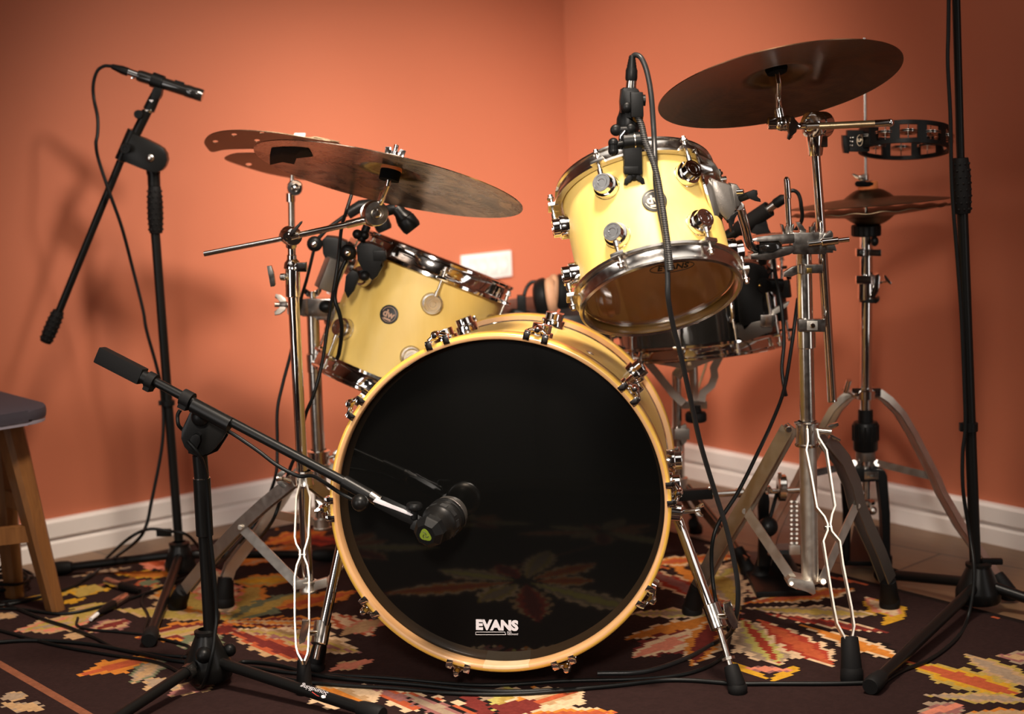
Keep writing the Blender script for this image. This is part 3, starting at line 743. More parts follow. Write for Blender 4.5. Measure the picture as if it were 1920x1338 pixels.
mp = mb.build('mount_plate', CHROME2, ft)
mb = MB(); mb.box(FF.pt(-72, FR + .046, .088), FF.out(-72) * .016, FF.tan(-72) * .021, FN * .032, .005); mb.build('mount_block', GUN, mp)

# ------------------------------------------------------------------ snare drum
SN = facing(1300, 508, 3.6, -6, .03, under=False); SC = P(1299, 508, 3.6); SF = Frame(SC, SN)
SR = SZ(150, 3.6); SL = SZ(140, 3.6)
sn = thing('snare_drum', 'black snare drum with chrome rims, on a basket stand behind the rack tom', 'drum', (SC.x, SC.y, RUG))
MB().lathe(SC, -SN, [(SR, .004), (SR, SL - .004), (SR - .006, SL - .001), (SR - .008, SL / 2), (SR - .006, .001)], 96, closed=True).build('shell', BLKGLOSS, sn)
SPH = [-85, -49, -13, 23, 59, 95, 131, 167, 203, 239]
hoop(sn, SF, SR, .006, 1, SPH, CHROME, 'top_hoop'); hoop(sn, SF, SR, SL - .006, -1, SPH, CHROME, 'bottom_hoop')
MB().lathe(SC, -SN, [(0, .0), (SR - .01, .0), (SR + .0028, .008)], 64).build('top_head', HEADWHT, sn)
MB().lathe(SC, -SN, [(0, SL), (SR - .01, SL), (SR + .0028, SL - .008)], 64).build('bottom_head', CLEAR, sn)
for ph in SPH:
    mb = MB(); mb.tube([SF.pt(ph, SR + .004, SL * .34), SF.pt(ph, SR + .013, SL * .42), SF.pt(ph, SR + .013, SL * .58), SF.pt(ph, SR + .004, SL * .66)], .0062, 12); mb.build('lug', CHROME, sn)
tension_rods(sn, SF, SR, .006, 1, SL * .42, SPH, rl=.020); tension_rods(sn, SF, SR, SL - .006, -1, SL * .58, SPH, rl=.020)
o_ = SF.out(27); t_ = SF.tan(27); c_ = SF.pt(27, SR + .0005, SL * .63)
b_ = MB().box(c_, t_ * .011, SN * .009, o_ * .0012, .0008).build('badge', CHROME2, sn)
MB().box(c_ + o_ * .0014, t_ * .008, SN * .006, o_ * .0003).build('badge_print', INKD, b_)
mb = MB(); c_ = SF.pt(70, SR + .010, SL * .5); mb.box(c_, SF.out(70) * .012, SF.tan(70) * .014, SN * .040, .003)
mb.box(SF.pt(70, SR + .026, SL * .35), SF.out(70) * .010, SF.tan(70) * .008, SN * .018, .003); mb.wing(SF.pt(70, SR + .036, SL * .2), SN, SF.tan(70), .014)
mb.build('strainer', BLACK, sn)

# ------------------------------------------------------------------ cymbals
def cymbal(root_name, label, c, n, R, mat, bow=.020, bell_r=.055, bell_h=.018, th=.0014, hole=.006):
    """c = centre of the plane through the rim"""
    prof_t = []
    for i in range(15):
        r = R - (R - bell_r) * i / 14; prof_t.append((r, bow * (1 - (r / R) ** 1.6)))
    h0 = prof_t[-1][1]
    for i in range(1, 8):
        a = i / 7; r = bell_r + (hole - bell_r) * a; prof_t.append((r, h0 + bell_h * sin(min(a * 1.25, 1) * pi / 2)))
    prof_b = [(r - (.0004 if i == 0 else 0), h - th) for i, (r, h) in enumerate(prof_t)]
    mb = MB(); mb.lathe((0, 0, 0), (0, 0, 1), prof_t + prof_b[::-1], 128, closed=True)
    bmesh.ops.recalc_face_normals(mb.bm, faces=mb.bm.faces[:])
    o = mb.build(root_name, mat, None, sharp=60)
    o.location = c; o.rotation_euler = V(n).to_track_quat('Z', 'Y').to_euler()
    return o, h0 + bell_h
# crash on the left
CN = facing(729, 338, 3.10, 12.5, .175); CC = P(729, 338, 3.10); CRR = SZ(253, 3.10)
crash, ch = cymbal('crash_cymbal', 'big bronze crash cymbal at left with a patch of black tape underneath', CC, CN, CRR, CYM)
tag(crash, crash.get('label', '') or 'big bronze crash cymbal tilted over the floor tom, black tape patch on its underside', 'cymbal')
# black tape stuck to the underside, built on the surface
inv = crash.matrix_basis.inverted()
def under(px, py):
    """hit the underside surface of the crash"""
    p = on_plane(px, py, CC + CN * .006, CN)
    q = Matrix.Translation(CC).inverted() @ p
    rot = V(CN).to_track_quat('Z', 'Y').to_matrix(); l = rot.inverted() @ (p - CC)
    r = sqrt(l.x ** 2 + l.y ** 2); h = .020 * (1 - (r / CRR) ** 1.6) - .0014 - .0008
    return V((l.x, l.y, h))
g_ = [[(508, 301), (507, 287), (510, 273)], [(531, 300), (530, 286), (530, 273)], [(552, 306), (553, 291), (553, 274)], [(556, 297), (562, 286), (566, 276)], [(586, 297), (582, 287), (579, 279)]]
bm_ = MB()
rows = [[bm_.bm.verts.new(under(*q)) for q in r] for r in g_]
for a, b in zip(rows, rows[1:]):
    for k in range(2): bm_.face([a[k], b[k], b[k + 1], a[k + 1]])
me = bpy.data.meshes.new('tape_patch'); bm_.bm.to_mesh(me); bm_.bm.free(); me.materials.append(TAPE)
tp = bpy.data.objects.new('tape_patch', me); COL.objects.link(tp); tp.parent = crash; tp['label'] = 'black tape patch'
sm = tp.modifiers.new('thick', 'SOLIDIFY'); sm.thickness = .0004; sm.offset = 0
# ride on the right
RN = facing(1462, 161, 3.02, -11.2, .29); RC = P(1462, 161, 3.02)
ride, rh = cymbal('ride_cymbal', '', RC, RN, SZ(226, 3.02), CYMR, bow=.022)
tag(ride, 'large tarnished dark cymbal high at right, on a boom above the tambourine', 'cymbal')
# hi-hats
HN = facing(1632, 388, 3.55, -3.6, .035, under=False); HC0 = P(1630, 387, 3.55); HRR = SZ(147, 3.55)
ht, hh = cymbal('hi_hat_cymbal', '', HC0 + HN * .006, HN, HRR, CYMH, bow=.014, bell_r=.050, bell_h=.018)
tag(ht, 'upper brown hi-hat cymbal, bell up, below the tambourine', 'cymbal', 'pair of hi-hat cymbals')
hb, hh2 = cymbal('hi_hat_cymbal', '', HC0 - HN * .008, -HN, HRR, CYMH, bow=.014, bell_r=.050, bell_h=.018)
tag(hb, 'lower hi-hat cymbal with rippled edge, bell down on the black seat of its stand', 'cymbal', 'pair of hi-hat cymbals')
# ripples on the lower hi-hat edge
for v_ in hb.data.vertices:
    r = v_.co.xy.length
    if r > HRR * .93: v_.co.z += .0016 * sin(18 * atan2(v_.co.y, v_.co.x)) * (r - HRR * .93) / (HRR * .07)
# slotted effects cymbal: two cut plates, holes through them
EN = facing(560, 285, 3.5, 8, .20)
def cut_plate(name, outer, holes, mat, parent, lift=0.0, Y=3.5, cen=(560, 285), n=None, rep=2):
    n = n or EN; c = P(*cen, Y) + n * lift
    pts = [on_plane(x, y, c, n) for x, y in spl2(outer)]
    bm = bmesh.new()
    ov = [bm.verts.new(p) for p in pts]; es = [bm.edges.new((ov[i], ov[(i + 1) % len(ov)])) for i in range(len(ov))]
    for hx, hy, rx, ry in holes:
        hv = [bm.verts.new(on_plane(hx + rx * cos(2 * pi * k / 16), hy + ry * sin(2 * pi * k / 16), c, n)) for k in range(16)]
        es += [bm.edges.new((hv[i], hv[(i + 1) % 16])) for i in range(16)]
    bmesh.ops.triangle_fill(bm, edges=es, use_beauty=True)
    r = bmesh.ops.extrude_face_region(bm, geom=bm.faces[:])
    bmesh.ops.translate(bm, verts=[e for e in r['geom'] if isinstance(e, bmesh.types.BMVert)], vec=n * .0014)
    bmesh.ops.recalc_face_normals(bm, faces=bm.faces[:])
    root = parent
    bmesh.ops.translate(bm, verts=bm.verts[:], vec=-V(root.location))
    me = bpy.data.meshes.new(name); bm.to_mesh(me); bm.free(); me.materials.append(mat)
    o = bpy.data.objects.new(name, me); COL.objects.link(o); o.parent = parent
    return o
def spl2(pts):
    q = [V((x, y, 0)) for x, y in pts]; n = len(q); out = []
    for i in range(n):
        a, b, c, d = q[i - 1], q[i], q[(i + 1) % n], q[(i + 2) % n]
        for k in range(4):
            t = k / 4; v = 0.5 * ((2 * b) + (c - a) * t + (2 * a - 5 * b + 4 * c - d) * t * t + (3 * b - a - 3 * c + d) * t ** 3); out.append((v.x, v.y))
    return out
ecp = P(560, 285, 3.5)
fx = thing('effects_cymbal', 'brown cymbal cut into a slotted crescent with round holes, behind the crash at left', 'cymbal', ecp)
cut_plate('upper_plate', [(383, 266), (392, 254), (412, 247), (440, 244.5), (470, 245), (510, 248), (545, 253), (575, 258), (600, 262), (625, 266), (648, 278), (640, 296), (610, 305), (570, 300), (540, 290), (510, 282), (480, 279.5), (450, 279.5), (420, 281), (398, 285), (388, 277)],
          [(404, 265.5, 5.5, 2.6), (439, 252.5, 5.5, 2.6), (482, 263.5, 5.5, 2.6), (491, 248.8, 5, 1.6), (560, 272, 4, 2)], CYMH, fx)
cut_plate('lower_plate', [(421, 298), (428, 292), (442, 288), (470, 287), (510, 288), (550, 294), (590, 304), (630, 318), (640, 332), (610, 338), (575, 338), (540, 333), (500, 325), (465, 315), (438, 306)],
          [(466.5, 308.5, 6, 3)], CYMH, fx, lift=-.004)
mb = MB(); mb.bar([P(578, 262, 3.5), P(588, 259, 3.5), P(632, 268, 3.52)], .030, .0015, EN); mb.build('bent_tab', CYMH, fx)

# ------------------------------------------------------------------ crash stand (left)
YS = 3.2
cs = thing('cymbal_stand', 'chrome boom stand left of the bass drum, holding the crash cymbal', 'stand', (G(577, 1100).x, 3.2, RUG))
mb = MB(); mb.tube([P(577.5, 1090, YS), P(549.5, 545, YS)], .0105, 24); mb.build('lower_tube', CHROME, cs)
mb = MB(); mb.tube([P(549, 545, YS), P(546.5, 455, YS)], .0072, 20); mb.cyl(P(547, 487, YS), P(547, 477, YS), .0088, seg=20); mb.build('upper_tube', CHROME, cs)
mb = MB(); mb.cyl(P(549.5, 556, YS), P(548.6, 503, YS), .0135, seg=28); mb.lathe(P(548.6, 504, YS), V((0, 0, 1)), [(.0135, 0), (.0165, .002), (.0145, .012), (.009, .018)], 24)
mb.box(P(566, 500, YS - .012), RIGHT * .009, V((0, .01, 0)), V((0, 0, .0085)), .002)
hc = mb.build('height_clamp', CHROME, cs)
mb = MB(); mb.tube([P(548, 519, YS), P(526, 519, YS - .012)], .0045, 12); mb.lathe(P(530, 519, YS - .01), RIGHT, [(0, -.004), (.006, -.004), (.007, .004), (0, .006)], 14)
mb.prism([P(x, y, YS - .015) for x, y in ((500, 499), (508, 498), (513, 512), (514, 520), (516, 534), (514, 537), (507, 538), (504, 520))], V((0, .014, 0)), .002); mb.build('wing_bolt', CHROME2, hc)
mb = MB(); tc_ = P(546, 442, YS - .012); dd = (EYE - tc_).normalized(); dd = (dd - V((0, 0, 1)) * dd.z + RIGHT * .35).normalized()
mb.lathe(tc_ - dd * .018, dd, [(0, 0), (.0165, 0), (.0172, .003), (.0172, .012), (.0150, .015), (.0150, .018), (.0172, .020), (.0172, .030), (.0155, .034), (0, .034)], 36)
mb.lathe(P(536, 443, YS - .03), dd, [(0, .012), (.004, .012), (.0045, .010), (.0088, .010), (.0095, .008), (.0095, -.012), (0, -.012)], 24)
mb.tube([P(546, 462, YS), P(546, 450, YS - .005)], .010, 18)
tl = mb.build('boom_tilter', CHROME, cs)
mb = MB(); mb.prism([P(x, y, YS - .042) for x, y in ((541, 440), (545, 433), (563, 415.5), (567, 414), (566.5, 418), (553, 436), (546, 446))], V((0, .012, 0)), .002); mb.build('wing_bolt', CHROME, tl)
bA = P(382.5, 476, YS - .03); bB = P(536, 446, YS - .03); bC = P(556, 441, YS - .03); bD = P(650, 421, YS - .04); bE = P(686, 412, YS - .043)
mb = MB(); mb.tube([bA, bB], .0048, 14); mb.m = 0; mb.tube([bB, bD], .0056, 16); mb.tube([bD, bE], .0074, 16); mb.cyl(P(556, 440.6, YS - .031), P(562, 439.4, YS - .031), .0078)
mb.build('boom_arm', CHROME, cs)
rc = P(702, 400, YS - .045); rd = (EYE - rc).normalized(); rd = (rd + RIGHT * .28).normalized()
mb = MB(); mb.lathe(rc - rd * .016, rd, [(0, 0), (.022, 0), (.0235, .003), (.0235, .007), (.0205, .008), (.0205, .012), (.0225, .013), (.0225, .029), (.021, .032), (.012, .0325), (.0095, .030), (0, .030)], 40)
mb.lathe(rc + rd * .0165, rd, [(.0085, -.004), (.0085, .0), (.005, .004), (0, .0045)], 24)
rt_ = mb.build('ratchet', CHROME2, cs)
MB().lathe(rc - rd * .002, rd, [(.0228, -.010), (.0236, -.009), (.0236, -.003), (.0228, -.002)], 20, arc=(.2, 1.5)).build('ratchet_teeth', BRASS, rt_)
ctop = CC + CN * .020
bell = CC + CN * ch
rodb = P(712, 384, YS - .05)
mb = MB(); mb.tube([rodb, bell - CN * .045, bell + CN * .028], .0044, 14); mb.cyl(rodb, rodb + (bell - rodb) * .30, .0062); mb.build('cymbal_rod', CHROME, cs)
MB().lathe(bell - CN * .012, -CN, [(.0, 0), (.0185, 0), (.0190, .002), (.0190, .006), (0, .006)], 28).build('orange_felt', FELTO, cs)
MB().lathe(bell - CN * .018, -CN, [(0, 0), (.0180, 0), (.0185, .003), (.0180, .018), (0, .018)], 28).build('cymbal_sleeve', FELT, cs)
MB().lathe(bell + CN * .0005, CN, [(0, 0), (.0185, 0), (.0185, .007), (0, .007)], 28).build('top_felt', simple('pale_felt', (.75, .55, .45), .95, bump=.3), cs)
mb = MB(); sx_ = (RIGHT - CN * RIGHT.dot(CN)).normalized(); sy_ = CN.cross(sx_)
mb.lathe(bell + CN * .007, CN, [(0, 0), (.0075, 0), (.0065, .009), (0, .009)], 18)
for k in (-1, 1): mb.prism([bell + CN * (.007 + y) + sx_ * (x * k) - sy_ * .003 for x, y in ((.004, 0), (.017, 0), (.0185, .014), (.0085, .016), (.005, .006))], sy_ * .006, .0012)
mb.build('wing_nut', CHROME, cs)
# tripod
def tripod_collar(root, px, py, Y, r, h, mt=CHROME2, name='tripod_collar'):
    c = P(px, py, Y); mb = MB(); mb.lathe(c - V((0, 0, h / 2)), V((0, 0, 1)), [(r * .7, -.003), (r * 1.05, -.002), (r * 1.1, .002), (r, .004), (r, h - .004), (r * 1.12, h - .003), (r * 1.12, h), (r * .8, h + .002)], 28)
    return mb.build(name, mt, root)
tripod_collar(cs, 570.5, 897, YS, .0165, .026)
mb = MB(); mb.tube([P(545, 902, YS - .01), P(530, 897, YS - .015)], .0045, 10); mb.wing(P(524, 897, YS - .016), RIGHT, V((0, .2, 1)), .017); mb.build('wing_bolt', CHROME2, cs)
tripod_collar(cs, 578, 1098, YS, .0155, .020, STEEL)
mb = MB(); mb.box(P(563, 1094, YS - .01), RIGHT * .014 + V((0, 0, .002)), V((0, .005, 0)), V((0, 0, .009)), .002); mb.box(P(594, 1096, YS - .005), RIGHT * .020 - V((0, 0, -.006)), V((0, .005, 0)), V((0, 0, .009)), .002); mb.build('brace_lugs', STEEL, cs)
e0, e1 = (893, 3.185), (1245, 2.885)
def strip(mb, pts, wid, th, side, a=e0, b=e1): mb.bar([PD(x, y, a, b) for x, y in pts], wid, th, side)
mb = MB()
strip(mb, [(563.5, 893), (562.5, 908), (556, 935), (553, 1010), (556, 1023), (563, 1035), (563, 1048), (557, 1063), (553, 1085), (553, 1160), (555.5, 1215), (559, 1228), (567, 1242)], .014, .0028, RIGHT)
strip(mb, [(573.5, 893), (574.5, 908), (582, 935), (578.5, 1010), (575, 1023), (571, 1035), (571, 1048), (577, 1063), (580, 1085), (580, 1160), (578.5, 1215), (577, 1228), (571.5, 1242)], .014, .0028, RIGHT)
lf = mb.build('leg', STEEL, cs)
mb = MB(); q = PD(567, 1041, e0, e1); mb.cyl(q - RIGHT * .007, q + RIGHT * .007, .0045, seg=12); mb.build('rivet', CHROME, lf)
foot(lf, G(571, 1300), (PD(569, 1200, e0, e1) - G(571, 1300)), .0145, .050)
def flat_leg(root, pts, foot_px, Yt, wid=.020, gap=.012, mt=STEEL, rf=.020, hf=.05, name='leg', side=None):
    """pts: photo points from collar to just above the foot, depth runs to the foot's place on the rug"""
    fp = G(*foot_px); a = (pts[0][1], Yt); b = (foot_px[1], fp.y)
    w3 = [PD(x, y, a, b) for x, y in pts]
    ax = (w3[0] - fp); ax.z = 0; sd = side or V((0, 0, 1)).cross(ax).normalized()
    mb = MB()
    for k in (-1, 1): mb.bar([p + sd * (gap / 2 * k) for p in w3], wid, .0026, sd)
    o = mb.build(name, mt, root); foot(o, fp, w3[-1] - fp if (w3[-1] - fp).length > .01 else w3[-2] - fp, rf, hf)
    return o, w3
lg, w3 = flat_leg(cs, [(552, 900), (500, 942), (452, 985), (405, 1035), (350, 1102)], (333, 1140), YS, wid=.024)
mb = MB(); mb.bar([w3[2] + V((0, -.004, 0)), P(557, 1093, YS - .012)], .020, .003, V((.2, 1, 0)), ); mb.cyl(w3[2] + V((0, -.016, 0)), w3[2] + V((0, .016, 0)), .005, seg=12); mb.build('brace', STEEL, cs)
g3 = V((-.20, 3.50, RUG)); mb = MB(); tpp = P(578, 905, YS)
for k in (-1, 1): mb.bar([tpp + V((.003 * k, .008, 0)), g3 + V((.005 * k, -.01, .05))], .02, .0026, V((1, -.6, 0)))
l3 = mb.build('leg', STEEL, cs); foot(l3, g3, tpp - g3, .018, .05)
mb = MB(); mb.bar([P(608, 1094, YS), (tpp + g3) / 2], .018, .003, V((.6, 1, 0))); mb.build('brace', STEEL, cs)

# ------------------------------------------------------------------ floor tom stand (behind, left)
YT = 3.5
ts = thing('tom_stand', 'second chrome stand just behind the crash stand, carrying the floor tom', 'stand', (P(602, 950, YT).x, YT, RUG))
mb = MB(); mb.tube([P(604, 985, YT), P(590, 690, YT)], .0135, 24); mb.tube([P(590.5, 690, YT), P(586, 575, YT)], .0125, 24); mb.lathe(P(589.7, 680, YT), V((0, 0, 1)), [(.0125, -.02), (.0155, -.018), (.0155, .018), (.0125, .02)], 24); mb.build('lower_tube', CHROME2, ts)
mb = MB(); mb.box(P(598, 575, YT - .02), RIGHT * .034, V((0, .016, 0)), V((0, 0, .018)), .004); mb.box(P(570, 574, YT - .02), RIGHT * .012, V((0, .016, 0)), V((0, 0, .017)), .003)
mb.box(P(612, 591, YT - .02), RIGHT * .02, V((0, .014, 0)), V((0, 0, .008)), .003)
cl = mb.build('multi_clamp', CHROME2, ts)
mb = MB(); mb.ball(P(612, 574, YT - .038), .016, k=.8); mb.build('ball_joint', BLACK, cl)
mb = MB(); mb.tube([P(560, 572, YT - .02), P(515, 571, YT - .03)], .0048, 12); mb.wing(P(531, 571, YT - .03), -RIGHT, V((0, .5, 1)), .021); mb.build('wing_bolt', GUN, cl)
mb = MB(); mb.tube([P(587, 562, YT - .02), P(586, 548, YT - .02)], .0062, 12); mb.wing(P(586, 552, YT - .02), V((0, 0, 1)), RIGHT, .019); mb.build('wing_bolt', CHROME, cl)
mb = MB(); mb.tube([P(618, 575, YT - .03), P(640, 572, YT - .02), P(652, 560, YT + .0), P(655, 520, YT + .01)], .0068, 14); mb.build('tom_arm', CHROME, ts)
mb = MB(); mb.tube([P(549, 600, YT), P(546.5, 372, YT)], .0068, 16); mb.build('cymbal_arm', CHROME2, ts)
mb = MB(); mb.box(P(556, 577, YT), RIGHT * .018, V((0, .012, 0)), V((0, 0, .012)), .003); mb.build('arm_clamp', STEEL, ts)
q = P(553, 352, YT - .01); d = (EYE - q).normalized()
mb = MB(); mb.lathe(q - d * .012, d, [(0, 0), (.0150, 0), (.0158, .004), (.0158, .018), (.0140, .022), (.0085, .0222), (.0075, .019), (.0045, .026), (0, .027)], 32); mb.tube([P(545.5, 378, YT), P(545, 362, YT)], .0095, 16); mb.build('tilter', CHROME, ts)
mb = MB(); mb.tube([P(547, 345, YT), P(549, 320, YT), P(562, 262, YT)], .0045, 12); mb.build('cymbal_rod', CHROME2, ts)
mb = MB(); mb.lathe(P(560, 264, YT), EN, [(0, 0), (.010, 0), (.0095, .010), (0, .010)], 20); mb.box(P(562, 254, YT), RIGHT * .011, V((0, .006, 0)), EN * .005, .002); mb.build('wing_nut', PLW, ts)
tripod_collar(ts, 598, 858, YT, .021, .030, CHROME)
mb = MB(); mb.tube([P(610, 858, YT), P(632, 855, YT)], .004, 10); mb.wing(P(628, 855, YT), RIGHT, V((0, .3, 1)), .015); mb.build('wing_bolt', CHROME2, ts)
tripod_collar(ts, 604, 980, YT, .0175, .022, STEEL)
lg, w3 = flat_leg(ts, [(580, 868), (545, 905), (520, 945), (505, 962), (470, 1012), (432, 1062), (424, 1085)], (421, 1136), YT, wid=.022, gap=.022, rf=.021)
mb = MB(); mb.bar([w3[3], P(560, 972, YT - .01), P(596, 978, YT)], .018, .003, V((.2, 1, 0))); mb.build('brace', STEEL, ts)
for gx, gy in ((-.18, 3.86), (-.02, 3.46)):
    g3 = V((gx, gy, RUG)); tpp = P(598, 868, YT); mb = MB()
    for k in (-1, 1): mb.bar([tpp + V((.003 * k, .008, 0)), g3 + V((.005 * k, 0, .045))], .02, .0026, V((0, 0, 1)).cross(tpp - g3))
    l3 = mb.build('leg', STEEL, ts); foot(l3, g3, tpp - g3, .018, .05)

# ------------------------------------------------------------------ double stand on the right
YD = 3.13
ds = thing('double_stand', 'heavy chrome stand right of the bass drum, holding the rack tom and ride cymbal', 'stand', (G(1515, 1110).x, YD, RUG))
mb = MB(); mb.tube([P(1519, 1092, YD), P(1514, 800, YD)], .0158, 28); mb.build('base_tube', STEEL, ds)
mb = MB(); mb.tube([P(1514.5, 800, YD), P(1507, 462, YD)], .0140, 28); mb.build('lower_tube', CHROME2, ds)
mb = MB(); mb.cyl(P(1512.5, 652, YD), P(1511.5, 598, YD), .0165, seg=28); mb.box(P(1521, 609, YD - .012), RIGHT * .024, V((0, .010, 0)), V((0, 0, .0115)), .002)
kk = mb.build('memory_clamp', CHROME2, ds)
MB().box(P(1523, 610, YD - .0225), RIGHT * .0095, V((0, .001, 0)), V((0, 0, .0085)), .001).build('clamp_recess', STEEL, kk)
q = P(1524, 610, YD - .024); MB().lathe(q, -V((0, 1, 0)), [(0, .004), (.0035, .0038), (.0048, .002), (.005, 0)], 16).build('screw', CHROME, kk)
mb = MB(); mb.cyl(P(1509.5, 512, YD), P(1509.3, 494, YD), .0160, seg=28); mb.box(P(1525, 503, YD - .012), RIGHT * .016, V((0, .008, 0)), V((0, 0, .008)), .002); mb.prism([P(x, y, YD - .02) for x, y in ((1495, 497), (1486, 500), (1470, 510), (1469, 519), (1484, 519), (1496, 514))], V((0, .012, 0)), .002)
kk = mb.build('memory_lock', CHROME2, ds); MB().box(P(1517, 507, YD - .021), RIGHT * .0045, V((0, .003, 0)), V((0, 0, .0045)), .001).build('bolt_head', BRASS, kk)
# boom tube
UB = 3.122
mb = MB(); mb.tube([P(1560.5, 752, UB + .03), P(1543, 480, UB + .01), P(1541, 450, UB), P(1527, 262, UB)], .0085, 22); mb.cyl(P(1561, 753, UB + .03), P(1560.4, 748, UB + .03), .0088); mb.build('boom_tube', CHROME, ds)
q0, q1 = P(1529, 292, UB), P(1528, 246, UB)
mb = MB(); mb.lathe(q0, (q1 - q0), [(0, 0), (.0115, 0), (.0125, .002), (.0165, .034), (.0165, .038), (0, .040)], 28); mb.box(P(1533, 265, UB), RIGHT * .016, V((0, .012, 0)), V((0, 0, .010)), .003); mb.build('tube_top', CHROME, ds)
q = P(1524, 234, UB - .005); d = (RIGHT * -.75 + (EYE - q).normalized() * .66).normalized()
mb = MB(); mb.lathe(q - d * .032, d, [(0, 0), (.0225, .0), (.0235, .003), (.0235, .020), (.0215, .022), (.0215, .024), (.0240, .026), (.0240, .036), (.0225, .040), (.014, .043), (.0125, .043), (.0115, .041), (0, .041)], 40)
bt = mb.build('boom_tilter', CHROME, ds)
q2 = P(1499, 235, UB - .04); mb = MB(); mb.tube([q + d * .006, q2], .005, 12); mb.prism([P(x, y, UB - .045) for x, y in ((1480, 220), (1488, 217), (1492, 224), (1494, 232), (1502, 236), (1496, 242), (1490, 246), (1486, 258), (1480, 263), (1475, 260), (1477, 250), (1482, 238))], V((0, .012, 0)), .003); mb.build('wing_nut', CHROME, bt)
mb = MB(); mb.tube([P(1470, 238, UB - .01), P(1540, 235, UB - .03)], .0055, 14); mb.build('boom_arm', CHROME2, ds)
mb = MB(); mb.tube([P(1536, 236.5, UB - .03), P(1640, 231.5, UB - .04)], .0062, 16); bm2 = mb.build('boom_sleeve', simple('scuffed_brass_chrome', (.50, .36, .21), .35, .9, var=.25, vscale=120), ds); bm2['label'] = 'scuffed brassy end of the boom'
mb = MB(); mb.tube([P(1640, 231.5, UB - .04), P(1668, 230, UB - .043)], [.0064, .0066], 16); mb.ball(P(1669, 230, UB - .043), .0072); mb.build('boom_tip', CHROME, ds)
q = P(1466, 231, UB - .005); d = (EYE - q).normalized()
mb = MB(); mb.ball(q, .0155, k=.9); mb.lathe(q - RIGHT * .004, -RIGHT, [(0, 0), (.011, 0), (.011, .020), (.008, .022), (0, .022)], 20); mb.lathe(q, RIGHT, [(.0135, .0), (.0145, .010), (.0125, .014), (0, .014)], 20); mb.tube([q, P(1461, 205, UB - .0)], .010, 16); mb.build('tilter', CHROME, ds)
rb = RC + RN * rh
mb = MB(); mb.tube([P(1461, 205, UB), P(1460, 190, UB - .01), rb - RN * .03, rb + RN * .02], .0045, 12); mb.cyl(P(1461, 205, UB), P(1458, 165, UB - .01), .0058); mb.build('cymbal_rod', CHROME, ds)
MB().lathe(rb - RN * .004, -RN, [(0, 0), (.0190, 0), (.0195, .003), (.0170, .010), (0, .010)], 28).build('cymbal_sleeve', FELT, ds)
MB().lathe(rb + RN * .001, RN, [(0, 0), (.016, 0), (.016, .008), (.006, .010), (.006, .02), (0, .02)], 28).build('top_felt', FELT, ds)
# multi clamp with the rack tom's arm
YC = YD - .03
mb = MB(); mb.box(P(1514, 454, YC), RIGHT * .030, V((0, .022, 0)), V((0, 0, .0195)), .003); mb.box(P(1546, 453, YC - .005), RIGHT * .012, V((0, .02, 0)), V((0, 0, .018)), .003)
mb.prism([P(x, y, YC - .022) for x, y in ((1408, 449), (1420, 444), (1450, 440), (1492, 437), (1492, 456), (1464, 458), (1462, 448), (1420, 450), (1410, 455))], V((0, .044, 0)), .003)
mb.prism([P(x, y, YC - .022) for x, y in ((1407, 476), (1422, 474), (1426, 479), (1450, 477), (1463, 470), (1466, 463), (1492, 459), (1494, 470), (1480, 478), (1460, 483), (1440, 488), (1408, 486))], V((0, .044, 0)), .003)
mc = mb.build('multi_clamp', CHROME2, ds)
MB().box(P(1525, 454, YC - .0225), RIGHT * .008, V((0, .001, 0)), V((0, 0, .0045)), .0008).build('clamp_slot', INKD, mc)
mb = MB(); mb.lathe(P(1443, 463, YC), (P(1464, 463, YC) - P(1422, 463, YC)), [(0, -.021), (.013, -.020), (.0185, -.013), (.0195, 0), (.0185, .013), (.013, .020), (0, .021)], 28); mb.build('ball_joint', BLKGLOSS, mc)
mb = MB(); mb.tube([P(1516, 457, YC - .03), P(1592, 448.5, YC - .03)], .0042, 12); mb.cyl(P(1540, 454.5, YC - .03), P(1572, 450.5, YC - .03), .0070, .0064); wb = mb.build('clamp_bolt', CHROME, mc)
mb = MB(); mb.prism([P(x, y, YC - .03) for x, y in ((1542, 450), (1546, 440), (1558, 432), (1561, 434), (1560, 445), (1554, 450))], V((0, .012, 0)), .002); mb.prism([P(x, y, YC - .03) for x, y in ((1548, 458), (1553, 467), (1568, 471), (1569, 468), (1565, 458), (1556, 456))], V((0, .012, 0)), .002); mb.build('wing_nut', CHROME2, mc)
mb = MB(); mb.tube([P(1524, 440, YC), P(1523, 424, YC)], .0068, 14); mb.prism([P(x, y, YC - .008) for x, y in ((1493, 416), (1501, 416), (1505, 426), (1512, 430), (1511, 437), (1500, 434))], V((0, .014, 0)), .002); mb.prism([P(x, y, YC - .008) for x, y in ((1523, 431), (1526, 418), (1530, 415), (1529, 427), (1527, 433), (1520, 437))], V((0, .014, 0)), .002); mb.build('wing_nut', CHROME2, mc)
mb = MB(); mb.prism([P(x, y, YC - .008) for x, y in ((1464, 420), (1469, 421), (1474, 438), (1468, 438))], V((0, .014, 0)), .002); mb.prism([P(x, y, YC - .008) for x, y in ((1482, 434), (1486, 421), (1489, 419), (1489, 429), (1486, 436))], V((0, .014, 0)), .002); mb.tube([P(1478, 440, YC), P(1478, 424, YC)], .0062, 14); mb.build('wing_nut', CHROME2, mc)
mb = MB(); mb.tube([P(1479.5, 425, YC), P(1474.5, 335, YC)], .0056, 16); mb.cyl(P(1477.5, 372, YC), P(1475, 337, YC), .0062, seg=16); mb.cyl(P(1475, 337, YC), P(1474.7, 331, YC), .0056, .003, seg=12); mb.build('spare_arm', CHROME, ds)
